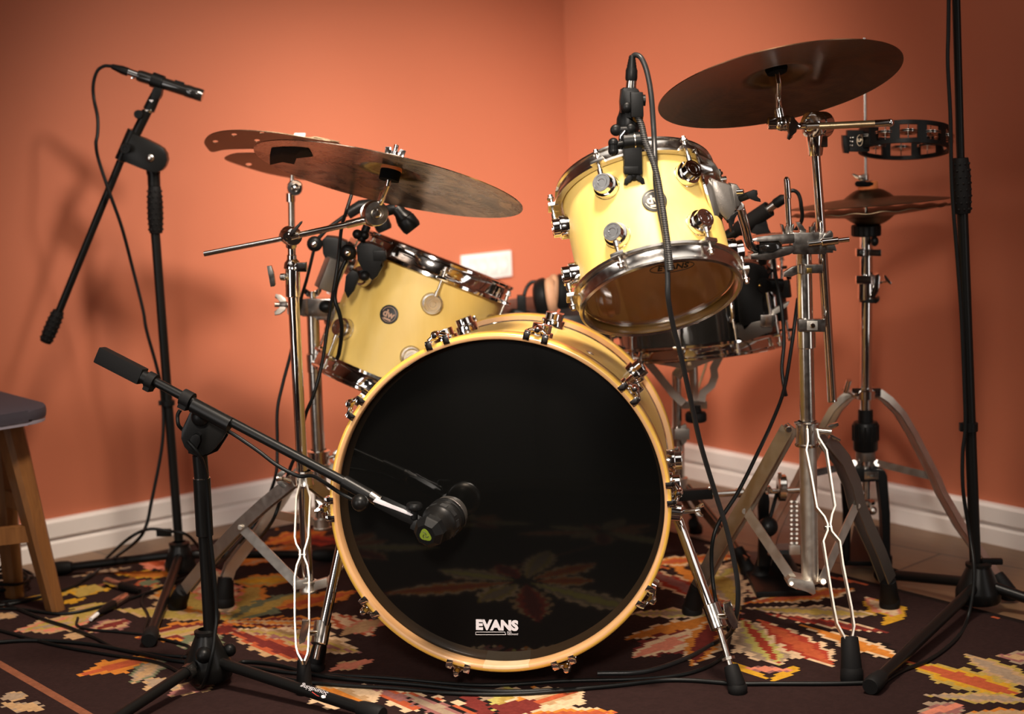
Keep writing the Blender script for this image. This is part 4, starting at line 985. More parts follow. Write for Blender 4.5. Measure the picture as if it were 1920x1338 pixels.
mb = MB(); mb.tube(spline([P(1386, 386, 2.925), P(1396, 420, 2.99), P(1403, 450, 3.05), P(1409, 462, 3.08), P(1420, 466, YC), P(1436, 465, YC)], 6), .0076, 16); mb.cyl(P(1387, 388, 2.93), P(1395, 416, 2.983), .0082, seg=16); mb.build('tom_arm', CHROME, ds)
# tripod
tripod_collar(ds, 1513.5, 812, YD, .021, .042, CHROME2)
mb = MB(); mb.lathe(P(1513.5, 831, YD), V((0, 0, 1)), [(.0165, 0), (.0180, .0015), (.0165, .003)], 28); mb.build('collar_ring', BRASS, ds)
mb = MB(); mb.tube([P(1533, 807, YD - .01), P(1560, 810, YD - .02)], .0055, 12); mb.prism([P(x, y, YD - .02) for x, y in ((1552, 800), (1558, 796), (1572, 792), (1573, 798), (1562, 804))], V((0, .01, 0)), .002); mb.prism([P(x, y, YD - .02) for x, y in ((1555, 814), (1563, 816), (1577, 824), (1575, 828), (1562, 824))], V((0, .01, 0)), .002); mb.build('wing_bolt', CHROME2, ds)
d0, d1 = (806, 3.10), (1205, 2.885)
mb = MB()
strip(mb, [(1513, 806), (1514, 830), (1511, 846), (1520, 890), (1531, 953), (1545, 970), (1551, 984), (1551, 996), (1543, 1016), (1550, 1060), (1563, 1140), (1569, 1170), (1583, 1196), (1590, 1212)], .015, .0030, RIGHT, d0, d1)
strip(mb, [(1531, 806), (1534, 822), (1549, 846), (1556, 890), (1565, 950), (1559, 966), (1556, 984), (1559, 998), (1574, 1016), (1580, 1060), (1596, 1140), (1601, 1175), (1597, 1196), (1592, 1212)], .015, .0030, RIGHT, d0, d1)
lf = mb.build('leg', STEEL, ds)
mb = MB(); q = PD(1553, 989, d0, d1); mb.cyl(q - RIGHT * .007, q + RIGHT * .007, .005, seg=12); mb.build('rivet', CHROME, lf)
foot(lf, G(1597, 1277), (PD(1590, 1160, d0, d1) - G(1597, 1277)), .0195, .064)
def flat_leg1(root, pts, foot_px, Yt, wid, mt, rf, hf, gap=.020):
    return flat_leg(root, pts, foot_px, Yt, wid=wid, gap=gap, mt=mt, rf=rf, hf=hf)
lg, w3 = flat_leg1(ds, [(1481, 802), (1462, 836), (1432, 890), (1400, 945), (1380, 978), (1345, 1035), (1312, 1098)], (1298, 1150), YD, .026, STEEL, .020, .055)
q = w3[3] + (w3[4] - w3[3]) * .3
mb = MB(); mb.cyl(q + V((0, -.016, 0)), q + V((0, .016, 0)), .0055, seg=14); mb.bar([q + V((.004, -.013, 0)), P(1492, 1095, YD - .012)], .019, .003, V((.5, 1, 0))); mb.build('brace', STEEL, ds)
mb = MB(); q = P(1478, 804, YD - .02); mb.cyl(q + V((0, -.006, 0)), q + V((0, .02, 0)), .006, seg=14); mb.build('pivot_bolt', CHROME2, ds)
lg, w3 = flat_leg1(ds, [(1546, 822), (1577, 860), (1597, 905), (1606, 945), (1622, 985), (1645, 1035), (1664, 1085)], (1668, 1138), YD, .026, GUN, .020, .055)
mb = MB(); q = w3[3]; mb.cyl(q + V((0, -.016, 0)), q + V((0, .016, 0)), .005, seg=14); mb.bar([q + V((-.004, -.013, 0)), P(1538, 1094, YD - .008)], .017, .003, V((-.5, 1, 0))); mb.build('brace', STEEL, ds)
mb = MB(); mb.prism([P(x, y, YD - .026) for x, y in ((1477, 1087), (1482, 1082), (1496, 1085), (1512, 1089), (1524, 1090), (1528, 1098), (1530, 1112), (1524, 1116), (1516, 1108), (1494, 1105), (1478, 1098))], V((0, .05, 0)), .002); mb.cyl(P(1484, 1094, YD - .030), P(1484, 1094, YD + .03), .0042, seg=14); mb.cyl(P(1544, 1090, YD - .03), P(1544, 1090, YD + .02), .006, seg=14)
mb.build('brace_collar', STEEL, ds)

# ------------------------------------------------------------------ hi-hat stand
YH = 3.55
hs = thing('hi_hat_stand', 'chrome hi-hat stand at far right with a thin rod rising above the ride cymbal', 'stand', (G(1622, 1060).x, YH, RUG))
MB().tube([P(1624, 440, YH), P(1620.5, 71, YH)], .0036, 12).build('pull_rod', CHROME2, hs)
hbell = HC0 + HN * (.006 + hh)
mb = MB(); mb.cyl(P(1622, 345, YH), P(1621.5, 326, YH), .0075, seg=16); mb.prism([P(x, y, YH - .012) for x, y in ((1597, 327), (1600, 325), (1611, 329), (1620, 335), (1630, 337), (1630, 341), (1614, 339), (1604, 333))], V((0, .01, 0)), .002); mb.ball(P(1613, 332, YH - .014), .005); mb.build('clutch', CHROME2, hs)
MB().lathe(P(1622.5, 347, YH), V((0, 0, 1)), [(0, -.002), (.018, -.002), (.0205, .001), (.0205, .005), (.018, .008), (0, .008)], 28).build('upper_felt', FELT, hs)
MB().lathe(hbell - HN * .002, HN, [(0, 0), (.0195, 0), (.0202, .002), (.0195, .017), (0, .017)], 28).build('orange_felt', FELTO, hs)
mb = MB(); mb.lathe(P(1624, 442, YH), V((0, 0, 1)), [(0, 0), (.0285, 0), (.029, .001), (.029, .021), (.028, .022), (.017, .022), (.016, .030), (0, .030)], 36)
for k in range(18):
    a = 2 * pi * k / 18; c = P(1624, 442, YH) + V((cos(a) * .0288, sin(a) * .0288, .011)); mb.box(c, V((cos(a), sin(a), 0)) * .0012, V((-sin(a), cos(a), 0)) * .0028, V((0, 0, .009)))
mb.build('cymbal_seat', BLACK, hs)
mb = MB(); mb.ball(P(1640, 452, YH - .02), .008, k=1.3); mb.build('tilt_screw', BLACK, hs)
mb = MB(); mb.tube([P(1625, 545, YH), P(1624, 440, YH)], .0128, 24); mb.build('upper_tube', CHROME, hs)
mb = MB(); mb.cyl(P(1624, 480, YH), P(1624, 467, YH), .016, seg=24); mb.box(P(1640, 473, YH - .012), RIGHT * .012, V((0, .008, 0)), V((0, 0, .007)), .002); mb.box(P(1611, 473, YH - .012), RIGHT * .007, V((0, .008, 0)), V((0, 0, .008)), .002); lk = mb.build('memory_lock', CHROME, hs)
MB().lathe(P(1616, 473, YH - .021), -V((0, 1, 0)), [(0, .002), (.004, .002), (.0042, 0)], 16).build('bolt_head', INKD, lk)
mb = MB(); mb.cyl(P(1625, 562, YH), P(1625, 515, YH), .0175, seg=28); mb.prism([P(x, y, YH - .02) for x, y in ((1640, 516), (1648, 512), (1650, 518), (1648, 545), (1642, 556), (1634, 562), (1632, 556), (1640, 540))], V((0, .02, 0)), .003)
mb.box(P(1618, 524, YH - .016), RIGHT * .015, V((0, .006, 0)), V((0, 0, .009)), .003)
cl = mb.build('height_clamp', CHROME, hs)
mb = MB(); mb.lathe(P(1629, 566, YH), V((0, 0, 1)), [(.014, 0), (.019, .001), (.019, .008), (.014, .009)], 28); mb.prism([P(x, y, YH - .012) for x, y in ((1632, 562), (1644, 563), (1650, 556), (1649, 564), (1643, 569), (1630, 568))], V((0, .02, 0)), .002); mb.build('clamp_bushing', BLACK, cl)
mb = MB(); mb.tube([P(1648, 530, YH), P(1664, 526, YH - .01)], .003, 8); mb.prism([P(x, y, YH - .012) for x, y in ((1657, 515), (1661, 516), (1672, 530), (1671, 534), (1665, 531), (1658, 522))], V((0, .008, 0)), .002); mb.build('wing_bolt', CHROME, cl)
mb = MB(); mb.tube([P(1623, 740, YH), P(1625, 545, YH)], .0118, 24); mb.build('lower_tube', CHROME, hs)
mb = MB(); mb.tube([P(1623, 870, YH), P(1623, 730, YH)], .0125, 24); mb.lathe(P(1623, 742, YH), V((0, 0, 1)), [(.012, -.006), (.021, -.005), (.021, .012), (.018, .014), (.018, .017), (.012, .018)], 28)
for sx in (-1, 1): mb.box(P(1623 + 18 * sx, 734, YH - .005), RIGHT * .010, V((0, .008, 0)), V((0, 0, .009)), .002)
mb.build('tripod_collar', CHROME, hs)
mb = MB(); mb.lathe(P(1623, 844, YH), V((0, 0, 1)), [(0, -.001), (.023, 0), (.025, .003), (.025, .020), (.0262, .022), (.0262, .056), (.024, .060), (.0155, .061), (.0150, .084), (.0128, .086)], 32)
for k in range(14):
    a = 2 * pi * k / 14; c = P(1623, 844, YH) + V((cos(a) * .0262, sin(a) * .0262, .038)); mb.tube([c - V((0, 0, .016)), c + V((0, 0, .016))], .0022, 6)
mb.build('spring_adjuster', BLACK, hs)
MB().lathe(P(1623, 862, YH), V((0, 0, 1)), [(0, 0), (.0195, 0), (.020, .001), (.020, .0185), (0, .019)], 32).build('spring_housing', GUN, hs)
mb = MB(); mb.cyl(P(1623, 884, YH), P(1623, 860, YH), .0115, seg=24)
for sx in (-1, 1): mb.cyl(P(1623 + 22 * sx, 868, YH - .012), P(1623 + 22 * sx, 868, YH + .012), .008, seg=16); mb.box(P(1623 + 14 * sx, 871, YH), RIGHT * .012, V((0, .006, 0)), V((0, 0, .007)), .002)
mb.build('brace_collar', CHROME2, hs)
fr_ = G(1893, 1122); a = (738, YH)
def hleg(pts, fp, sd, gap=.018):
    w3 = [PD(x, y, a, (1122, fp.y)) for x, y in pts]; mb = MB()
    for k in (-1, 1): mb.bar([p + sd * (gap / 2 * k) for p in w3], .016, .0028, sd)
    o = mb.build('leg', STEEL, hs); foot(o, fp, w3[-2] - fp, .018, .045); return w3
w3 = hleg([(1643, 734), (1663, 748), (1688, 775), (1710, 812), (1752, 893), (1764, 922), (1800, 985), (1880, 1096)], fr_, V((.55, -.8, 0)).normalized())
mb = MB(); mb.bar([P(1645, 868, YH - .01), P(1752, 894, YH - .05)], .015, .004, V((0, 1, 0))); mb.cyl(P(1751, 893, YH - .075), P(1751, 893, YH - .04), .005, seg=12); mb.build('brace', CHROME2, hs)
fl_ = G(1425, 1086)
w3 = hleg([(1603, 734), (1587, 745), (1566, 768), (1548, 800), (1522, 856), (1497, 905), (1462, 968), (1448, 1000), (1432, 1060)], fl_, V((.82, .57, 0)).normalized(), .022)
mb = MB(); mb.bar([P(1600, 870, YH - .005), P(1524, 887, YH - .02)], .015, .004, V((0, 1, 0))); mb.build('brace', CHROME2, hs)
mb = MB(); mb.tube([P(1585, 735, YH - .02), P(1592, 712, YH - .03)], .0058, 12); mb.tube([P(1600, 740, YH - .01), P(1582, 730, YH - .02)], .004, 10); mb.build('leg_lock', CHROME, hs)
# pedal frame under the stand
mb = MB()
mb.prism([P(x, y, YH - .025) for x, y in ((1598, 882), (1603, 880), (1650, 880), (1660, 883), (1664, 892), (1669, 960), (1670, 1045), (1656, 1045), (1653, 960), (1649, 900), (1640, 903), (1602, 904), (1598, 898))], V((0, .03, 0)), .003)
mb.tube([P(1584, 905, YH - .01), P(1588, 960, YH - .01), P(1586, 1050, YH - .01)], .009, 12)
mb.build('pedal_frame', BLACK, hs)
b_ = MB().box(P(1634, 891, YH - .0265), RIGHT * .0145, V((0, .001, 0)), V((0, 0, .0085)), .001).build('maker_plate', CHROME2, hs)
lettering('lettering', 'Pearl', .0105, P(1634, 891, YH - .0285), RIGHT, V((0, 0, 1)), INKD, b_, bold=.0002)
mb = MB(); mb.cyl(P(1624, 935, YH), P(1624, 884, YH), .0085, seg=16); mb.ball(P(1617, 924, YH - .02), .006); mb.lathe(P(1626, 944, YH), V((0, 0, 1)), [(0, 0), (.016, 0), (.016, .006), (.008, .008), (0, .008)], 20); mb.ball(P(1636, 957, YH - .02), .009); mb.tube([P(1627, 960, YH), P(1626, 940, YH)], .006, 12); mb.build('pull_linkage', CHROME2, hs)
mb = MB(); mb.box(G(1624, 1058) + V((0, 0, .012)), RIGHT * .052, V((0, .016, 0)), V((0, 0, .011)), .003); mb.prism([G(1590, 1052, .03), G(1655, 1052, .03), P(1648, 985, YH + .22), P(1600, 985, YH + .22)], V((0, 0, -.008)), .002); mb.build('footboard', BLACK, hs)

# ------------------------------------------------------------------ tambourine
tb = thing('tambourine', 'black half-moon tambourine with jingles clamped to the hi-hat rod', 'tambourine', P(1690, 263, 3.46))
TBN = facing(1690, 263, 3.46, 0, .20); TBc = P(1696, 263, 3.46); tr_ = SZ(84, 3.46)
TBF = Frame(TBc, TBN)
mb = MB()
def tband(a0, a1, s0, s1, r=tr_, th=.006):
    n = max(2, int((a1 - a0) / 6)); ang = [radians(a0 + (a1 - a0) * i / n) for i in range(n + 1)]
    o = []
    for ri, si in ((r, s0), (r, s1), (r - th, s1), (r - th, s0)):
        o.append([mb.bm.verts.new(TBc - TBN * si + (TBF.f * cos(t) + TBF.l * sin(t)) * ri) for t in ang])
    for k in range(4):
        A, B = o[k], o[(k + 1) % 4]
        for i in range(n): mb.face([A[i], A[i + 1], B[i + 1], B[i]])
    mb.face([x[0] for x in o]); mb.face([x[-1] for x in o][::-1])
tband(-180, 180, -.022, -.014); tband(-180, 180, .014, .022)
for a_ in (-78, -42, -12, 22, 55, 90, 128, 165, 205, 245): tband(a_ - 6, a_ + 6, -.0145, .0145)
mb.build('frame', BLACK, tb)
MB().box(TBF.pt(-58, tr_ - .0025, 0), TBF.tan(-58) * .018, TBN * .019, TBF.out(-58) * .003, .002).build('logo_panel', BLACK, tb)
c_ = TBF.pt(-58, tr_ + .0014, 0); o_ = (EYE - c_).normalized()
cw = P(1612, 263, 3.43); mb = MB(); rx = RIGHT; ux = -DOWN
mb.box(P(1608, 264, 3.445), rx * .022, V((0, .010, 0)), ux * .021, .004)
lp = mb.build('clamp_block', BLACK, tb)
mb = MB(); mb.tube([cw + rx * (.0055 * cos(2 * pi * k / 30)) + ux * (.0105 * sin(2 * pi * k / 30)) for k in range(31)], .0004, 6, cap=False); mb.build('logo_ring', INKB, lp)
lettering('lettering', 'LP', .0085, cw, rx, ux, INKB, lp, bold=.0002)
mb = MB()
for x, y in ((1595, 258), (1599.5, 258), (1594, 265), (1598.5, 265.5), (1593.5, 272.5), (1598, 273)): mb.ball(P(x, y, 3.432), .0022, seg=10)
mb.build('clamp_studs', CHROME2, lp)
mb = MB(); mb.prism([P(x, y, 3.43) for x, y in ((1580, 254), (1590, 254), (1593, 260), (1592, 268), (1594, 280), (1592, 288), (1583, 287), (1581, 272))], V((0, .02, 0)), .003); mb.build('clamp_knob', BLACK, lp)
for a_ in (-60, -27, 5, 38, 72, 109, 146, 185, 225):
    mb = MB()
    for sgn in (-1, 1):
        for z in (.002, .0055):
            c = TBF.pt(a_, tr_ - .010, sgn * z + (.0 if True else 0)); mb.lathe(c + TBN * (sgn * .004), TBN, [(.002, 0), (.008, .0008 * sgn), (.020, 0), (.020, .0006), (.008, .0014 * sgn), (.002, .0006)], 24, closed=True)
    mb.tube([TBF.pt(a_, tr_ - .010, -.0142), TBF.pt(a_, tr_ - .010, .0142)], .0012, 6)
    mb.build('jingle', CHROME2, tb)

# ------------------------------------------------------------------ microphone stands
def grip(root, a, b, r, name='hand_grip', parent=None, mt=RUBBER):
    a = V(a); b = V(b); L = (b - a).length; ax = (b - a).normalized(); u, v = orth(ax); mb = MB()
    mb.lathe(a, ax, [(0, 0), (r * .80, 0), (r * .86, .002), (r, L * .35), (r * .98, L * .7), (r * .84, L - .003), (r * .80, L), (0, L)], 28)
    n = max(4, int(L / .012))
    for i in range(n):
        for k in range(10):
            t = 2 * pi * (k + .5 * (i % 2)) / 10; rr = r * (.875 + .085 * sin(pi * (i + .5) / n)); mb.ball(a + ax * (L * (i + .7) / (n + .6)) + (u * cos(t) + v * sin(t)) * rr, .0024, seg=6)
    return mb.build(name, mt, parent or root)
def cone_base(root, c, r0, r1, h, mt=SATIN, name='base_hub'):
    """c on the rug: hub of a folding tripod"""
    mb = MB(); mb.lathe(c, V((0, 0, 1)), [(0, .012), (r0 * .93, .012), (r0, .016), (r0, h * .34), (r0 * .99, h * .40), (r1 * 1.02, h * .93), (r1 * 1.12, h * .94), (r1 * 1.12, h), (r1 * .7, h + .003)], 36)
    return mb.build(name, mt, root)
def round_leg(root, a, b, r=.0095, rf=.0155, Lf=.05):
    a = V(a); b = V(b); b.z = RUG + rf; d = (b - a).normalized()
    o = MB().tube([a, b], r, 18).build('leg', SATIN, root)
    MB().lathe(b - d * Lf * .6, d, [(0, 0), (r * 1.15, 0), (rf * .9, .008), (rf, Lf * .5), (rf, Lf * .92), (rf * .85, Lf), (0, Lf)], 24).build('rubber_foot', RUBBER, o)
    return o
# --- tall stand at left
YL = 3.60
cb = G(340, 1078); tl_ = thing('microphone_stand', 'tall black stand at left with its boom holding a slim pencil microphone', 'microphone stand', (cb.x, cb.y, RUG), 'black microphone stands around the kit')
YL = cb.y
MB().tube([P(335, 1012, YL), P(291, 432, YL)], .0098, 20).build('lower_tube', SATIN, tl_)
grip(tl_, P(292.5, 437, YL), P(289.5, 349, YL), .0160)
mb = MB(); mb.cyl(P(289, 349, YL), P(288, 322, YL), .0132, seg=24); mb.tube([P(288, 326, YL), P(287, 316, YL)], .0145, 20); mb.build('swivel_neck', SATIN, tl_)
mb = MB(); mb.prism([P(x, y, YL - .03) for x, y in ((244, 248), (250, 251), (272, 260), (296, 272), (306, 278), (312, 288), (314, 300), (310, 312), (303, 320), (292, 324), (280, 322), (262, 315), (238, 305), (226, 299), (228, 292))], V((0, .026, 0)), .004); sw = mb.build('boom_swivel', SATIN, tl_)
MB().ball(P(282, 296, YL - .03), .0085, axis=(0, 1, 0), k=.5).build('swivel_bolt', CHROME2, sw)
mb = MB(); mb.lathe(P(238, 278, YL - .03), -V((0, 1, 0)), [(0, -.01), (.007, -.01), (.007, .004), (.0105, .005), (.0105, .017), (.0095, .019), (.005, .019), (.0045, .0175), (0, .0175)], 24); mb.build('swivel_knob', BLACK, sw)
YB = YL - .018
MB().tube([P(108, 590, YB), P(226, 302, YB)], .0080, 18).build('boom', SATIN, tl_)
grip(tl_, P(85, 641, YB), P(110, 583, YB), .0145)
mb = MB(); mb.tube([P(226, 300, YB), P(250, 245, YB)], .0125, 20); mb.cyl(P(254, 252, YB), P(276, 208, YB), .0105, seg=20); mb.build('boom_sleeve', SATIN, tl_)
mb = MB(); mb.lathe(P(262, 214, YB - .006), -V((0, 1, 0)), [(0, -.004), (.005, -.004), (.005, .005), (.009, .006), (.009, .016), (.004, .017), (0, .0155)], 24); mb.build('boom_knob', BLACK, tl_)
mb = MB(); 
for k in range(12):
    mb.ball(P(279, 206.5, YB) + (RIGHT * cos(k * pi / 6) * .011 + V((0, 1, 0)) * sin(k * pi / 6) * .011), .0022, seg=6)
mb.lathe(P(278.5, 207, YB), P(284, 196, YB) - P(278, 208, YB), [(.004, -.002), (.0105, -.002), (.0105, .002), (.004, .002)], 20); mb.build('thread_ring', CHROME2, tl_)
mb = MB(); mb.tube([P(279, 206, YB), P(295, 172, YB)], [.0125, .0105], 20); mb.prism([P(x, y, YB - .012) for x, y in ((285, 168), (289, 162), (304, 166), (302, 178), (298, 186), (282, 186))], V((0, .024, 0)), .003); mb.lathe(P(297, 153, YB) - img_dir(11, 4) * .014, img_dir(11, 4), [(.0125, 0), (.0155, 0), (.0155, .024), (.0125, .024)], 24, closed=True)
mcp = mb.build('microphone_clip', BLACK, tl_)
MB().prism([P(x, y, YB - .0145) for x, y in ((279, 187), (288, 187.5), (284, 192))], V((0, .002, 0))).build('clip_mark', INK, mcp)
def cone_setup(root, c, hubr, hubt, h, legs, r=.0095):
    cone_base(root, c, hubr, hubt, h)
    for b in legs:
        d = (V(b) - c); d.z = 0; d = d.normalized(); round_leg(root, c + d * (hubr * .55) + V((0, 0, .045)), V(b), r)
cone_setup(tl_, cb, .034, .020, .072, [G(283, 1208), G(112, 1078), G(612, 1052)])
mb = MB(); q = P(318, 998, YL - .02); mb.box(q - RIGHT * .012, RIGHT * .016, V((0, .006, 0)), V((0, 0, .008)), .003); mb.build('hub_knob', BLACK, tl_)
mb = MB(); mb.lathe(P(315, 755, YL), V((0, 0, 1)), [(.010, -.006), (.0145, -.005), (.0145, .005), (.010, .006)], 24); mb.box(P(305, 755, YL), RIGHT * .008, V((0, .006, 0)), V((0, 0, .005)), .001); mb.build('cable_clip', BLACK, tl_)
# pencil microphone
md = (P(381, 180, YB) - P(258, 141, YB)).normalized(); m0 = P(258, 141, YB); mL = (P(381, 178, YB) - m0).length
pm = thing('pencil_microphone', 'slim black condenser microphone held in the clip of the tall left stand', 'microphone', m0)
mr_ = .0122
mb = MB(); mb.lathe(m0, md, [(0, 0), (mr_ * .86, 0), (mr_ * .92, .001), (mr_ * .92, .004), (mr_, .005), (mr_, mL * .74), (mr_ * 1.07, mL * .75), (mr_ * 1.07, mL * .845), (mr_ * .96, mL * .848), (mr_ * .96, mL * .855), (mr_ * 1.07, mL * .858), (mr_ * 1.07, mL * .870), (mr_ * .96, mL * .873), (mr_ * .96, mL * .88), (mr_ * 1.07, mL * .883), (mr_ * 1.07, mL * .985), (mr_ * 1.0, mL), (0, mL)], 32); mb.build('body', BLKGLOSS, pm)
MB().box(P(337, 154, YB - .003), md * .010, V((0, .003, 0)), md.cross(V((0, 1, 0))) * .0022, .001).build('switch', BLACK, pm)
mb = MB(); mb.tube([P(240, 134.5, YB), P(260, 141.5, YB)], .0078, 18); cn = mb.build('connector', CHROME, pm)
mb = MB(); mb.lathe(P(209, 124, YB), (P(240, 135, YB) - P(209, 124, YB)), [(0, 0), (.0045, 0), (.0055, .003), (.0082, .020), (.0088, .024), (.0088, .036), (0, .037)], 24); mb.build('connector_boot', BLACK, cn)
MB().box(P(250, 146, YB - .002), RIGHT * .004, V((0, .002, 0)), V((0, 0, .0016)), .0005).build('release_tab', CHROME, cn)
# --- short kick stand
cb = G(392, 1282); YK = cb.y
ks = thing('microphone_stand', 'short black stand in the left foreground whose boom reaches across the bass drum head', 'microphone stand', (cb.x, cb.y, RUG), 'black microphone stands around the kit')
mb = MB(); mb.tube([P(394, 1190, YK), P(383, 1000, YK)], .0108, 22); mb.build('lower_tube', SATIN, ks)
mb = MB(); mb.cyl(P(384, 1004, YK), P(378, 895, YK), .0150, seg=26); mb.cyl(P(378, 896, YK), P(374.5, 852, YK), .0130, seg=26); pst = mb.build('upper_tube', SATIN, ks)
MB().lathe(P(378, 898, YK), V((0, 0, 1)), [(.013, 0), (.0148, 0), (.0148, .003), (.013, .003)], 26).build('steel_ring', CHROME2, pst)
mb = MB(); mb.prism([P(x, y, YK - .032) for x, y in ((358, 768), (366, 754), (424, 786), (432, 790), (428, 804), (414, 828), (402, 842), (392, 850), (374, 857), (358, 852), (345, 838), (339, 822), (340, 806))], V((0, .028, 0)), .004); sw = mb.build('boom_swivel', SATIN, ks)
MB().prism([P(x, y, YK - .004) for x, y in ((352, 790), (366, 772), (420, 800), (428, 815), (408, 846), (380, 858), (352, 850))], V((0, .014, 0)), .004).build('swivel_plate', SATIN, sw)
mb = MB(); mb.ball(P(376, 782, YK - .045), .0160, axis=(0, 1, 0), k=.75); mb.build('swivel_knob', BLACK, sw)
mb = MB(); mb.prism([P(x, y, YK - .046) for x, y in ((354, 842), (352, 830), (360, 816), (367, 813), (375, 817), (376, 826), (370, 840), (364, 848))], V((0, .016, 0)), .004); mb.build('tilt_lever', BLACK, sw)
YKa, YKb = YK - .02, 2.815
def KBm(px, py): return PD(px, py, (690, YKa), (935, YKb))
mb = MB(); mb.tube([KBm(262, 700), KBm(660, 910)], .0080, 20); mb.build('boom', SATIN, ks)
mb = MB(); mb.tube([KBm(362, 759), KBm(432, 796)], .0128, 22); mb.build('boom_sleeve', SATIN, ks)
a_, b_ = KBm(186, 664), KBm(268, 706); d_ = (b_ - a_).normalized(); s_ = d_.cross(V((0, 1, 0))).normalized(); t_ = d_.cross(s_)
MB().box((a_ + b_) / 2, d_ * ((b_ - a_).length / 2), s_ * .0145, t_ * .0125, .004).build('boom_grip', RUBBER, ks)
mb = MB(); mb.lathe(KBm(268, 706), d_, [(0, 0), (.0115, 0), (.0115, .012), (.008, .014)], 20); mb.build('grip_collar', BLACK, ks)
for p0, hh_ in (((284, 714), .010), ((351, 748), .013)):
    q = KBm(*p0); mb = MB(); mb.lathe(q - d_ * hh_ * .7, d_, [(.009, 0), (.0150, 0), (.0150, hh_ * 1.4), (.009, hh_ * 1.4)], 22, closed=True); mb.box(q - s_ * .010 * (1 if s_.z > 0 else -1), d_ * hh_ * .6, s_ * .008, t_ * .011, .002); cc_ = mb.build('cable_clip', RUBBER, ks)
MB().box(KBm(360, 743), d_ * .004, s_ * .001, t_ * .006).build('green_mark', GREEN, cc_)
mb = MB(); mb.tube([KBm(645, 902), KBm(694, 930)], .0110, 20); mb.ball(P(675, 942, 2.79), .0142); mb.build('boom_end', SATIN, ks)
mb = MB(); mb.tube([KBm(688, 924), P(712, 940, 2.812)], .0095, 18); ad = mb.build('thread_adapter', CHROME2, ks); 
mb = MB(); mb.prism([P(x, y, 2.80) for x, y in ((700, 941), (706, 933), (725, 941), (758, 957), (795, 980), (788, 992), (752, 975), (702, 950))], V((0, .03, 0)), .004); mb.build('clip_arm', BLACK, ks)
mb = MB(); mb.prism([P(x, y, 2.794) for x, y in ((699, 940), (706, 932.5), (716, 938), (736, 947), (757, 955), (775, 965), (770, 967), (745, 957), (712, 945))], V((0, .003, 0)), .001); mb.build('clip_strap', INK, ks)
cone_setup(ks, cb, .042, .018, .098, [G(170, 1395), G(700, 1352), G(399, 1170)], .0098)
mb = MB(); mb.ball(cb + V((0, -.032, .064)), .0145, axis=(0, 1, 0), k=1.1); mb.ball(cb + V((.038, .01, .058)), .012); mb.build('hub_knob', BLACK, ks)
mb = MB(); lb = G(170, 1395); dd = (lb - cb).normalized(); q = cb + dd * .048 + V((0, 0, .040)); mb.lathe(q, (dd - V((0, 0, .15))).normalized(), [(.009, 0), (.0145, 0), (.0145, .014), (.009, .014)], 22, closed=True); mb.build('leg_clamp', BLKGLOSS, ks)
a_, b_ = P(596, 1304, 2.79), P(524, 1279, 2.83)
dl_ = (b_ - a_).normalized()
# maker's name along the right front leg, reading upside down from here
lg0 = cb + (G(700, 1352) - cb).normalized() * .023 + V((0, 0, .045)); lg1 = G(700, 1352); lg1.z = RUG + .0155; ld = (lg1 - lg0).normalized()
up_ = (V((0, -.55, .83)) - ld * V((0, -.55, .83)).dot(ld)).normalized(); vv = -(up_.cross(ld)); 
tt = (P(566, 1294, 2.80) - lg0).dot(ld); lc = lg0 + ld * tt + up_ * .0099
lettering('lettering', 'Soundking', .0125, lc, -ld, -(up_.cross(-ld)) if (up_.cross(-ld)).z > 0 else up_.cross(-ld), INK, ks, width=.058)
MB().ball(lc + ld * .022 - V((0, .003, .004)), .0052, axis=up_, k=.3).build('logo_spot', INKW, ks)
mb = MB(); mb.tube(spline([lc + ld * .020 - V((0, .004, .006)), lc + ld * .008 - V((0, .005, .0065)), lc - ld * .004 - V((0, .0035, .0035))], 5), .0009, 6); mb.build('logo_stroke', INKR, ks)
# kick microphone
k0 = P(800, 1001, 2.768); k1 = P(838, 968, 2.836); kd = (k1 - k0).normalized(); kl = (k1 - k0).length
km = thing('kick_microphone', 'stubby black drum microphone with green emblem in front of the bass drum head', 'microphone', k0)
hexv = []
mb = MB(); mb.lathe(k0 - kd * .004, kd, [(0, .0), (.0175, 0), (.0260, .009), (.0272, .012), (.0272, .024), (.022, .027), (0, .027)], 8); mb.build('end_cap', BLACK, km, sharp=20)
mb = MB(); mb.lathe(k0, kd, [(0, .02), (.0240, .020), (.0255, .024), (.0255, .034), (.0300, .044), (.0312, .046), (.0312, .058), (.0328, .060), (.0328, .066), (.0318, .067), (.0318, .070), (.0328, .071), (.0328, .077), (.030, .080)], 48); mb.build('body', SATIN, km)
mb = MB(); mb.lathe(k0, kd, [(.030, .079), (.0312, .080), (.031, .090), (.027, .098), (.018, .103), (0, .105)], 48); mb.build('grille', GUN, km)
mb = MB()
for k in range(10):
    a = 2 * pi * k / 10; u, v = orth(kd); c = k0 + kd * .052 + (u * cos(a) + v * sin(a)) * .0313; mb.box(c, kd * .0045, (v * cos(a) - u * sin(a)) * .006, (u * cos(a) + v * sin(a)) * .0006)
mb.build('vent_slot', INKD, km)
ec = k0 - kd * .0046; eu = (-DOWN - kd * (-DOWN).dot(kd)).normalized(); er = (RIGHT - kd * RIGHT.dot(kd)).normalized()
pts = []
for k in range(36):
    a = 2 * pi * k / 36; r = .0098 * (1 + .13 * cos(3 * (a - pi / 2))); pts.append(ec + er * r * cos(a) + eu * r * sin(a))
em = MB().prism(pts, -kd * .0006).build('emblem', GREEN, km)
mb = MB(); ec2 = ec - kd * .0008
for k in range(3):
    b0 = 2 * pi * k / 3 + .5
    mb.tube([ec2 + (er * cos(b0 + t * 1.5) + eu * sin(b0 + t * 1.5)) * (.0015 + .0045 * t) for t in [i / 8 for i in range(9)]], .0006, 6)
mb.build('emblem_swirl', INKD, em)
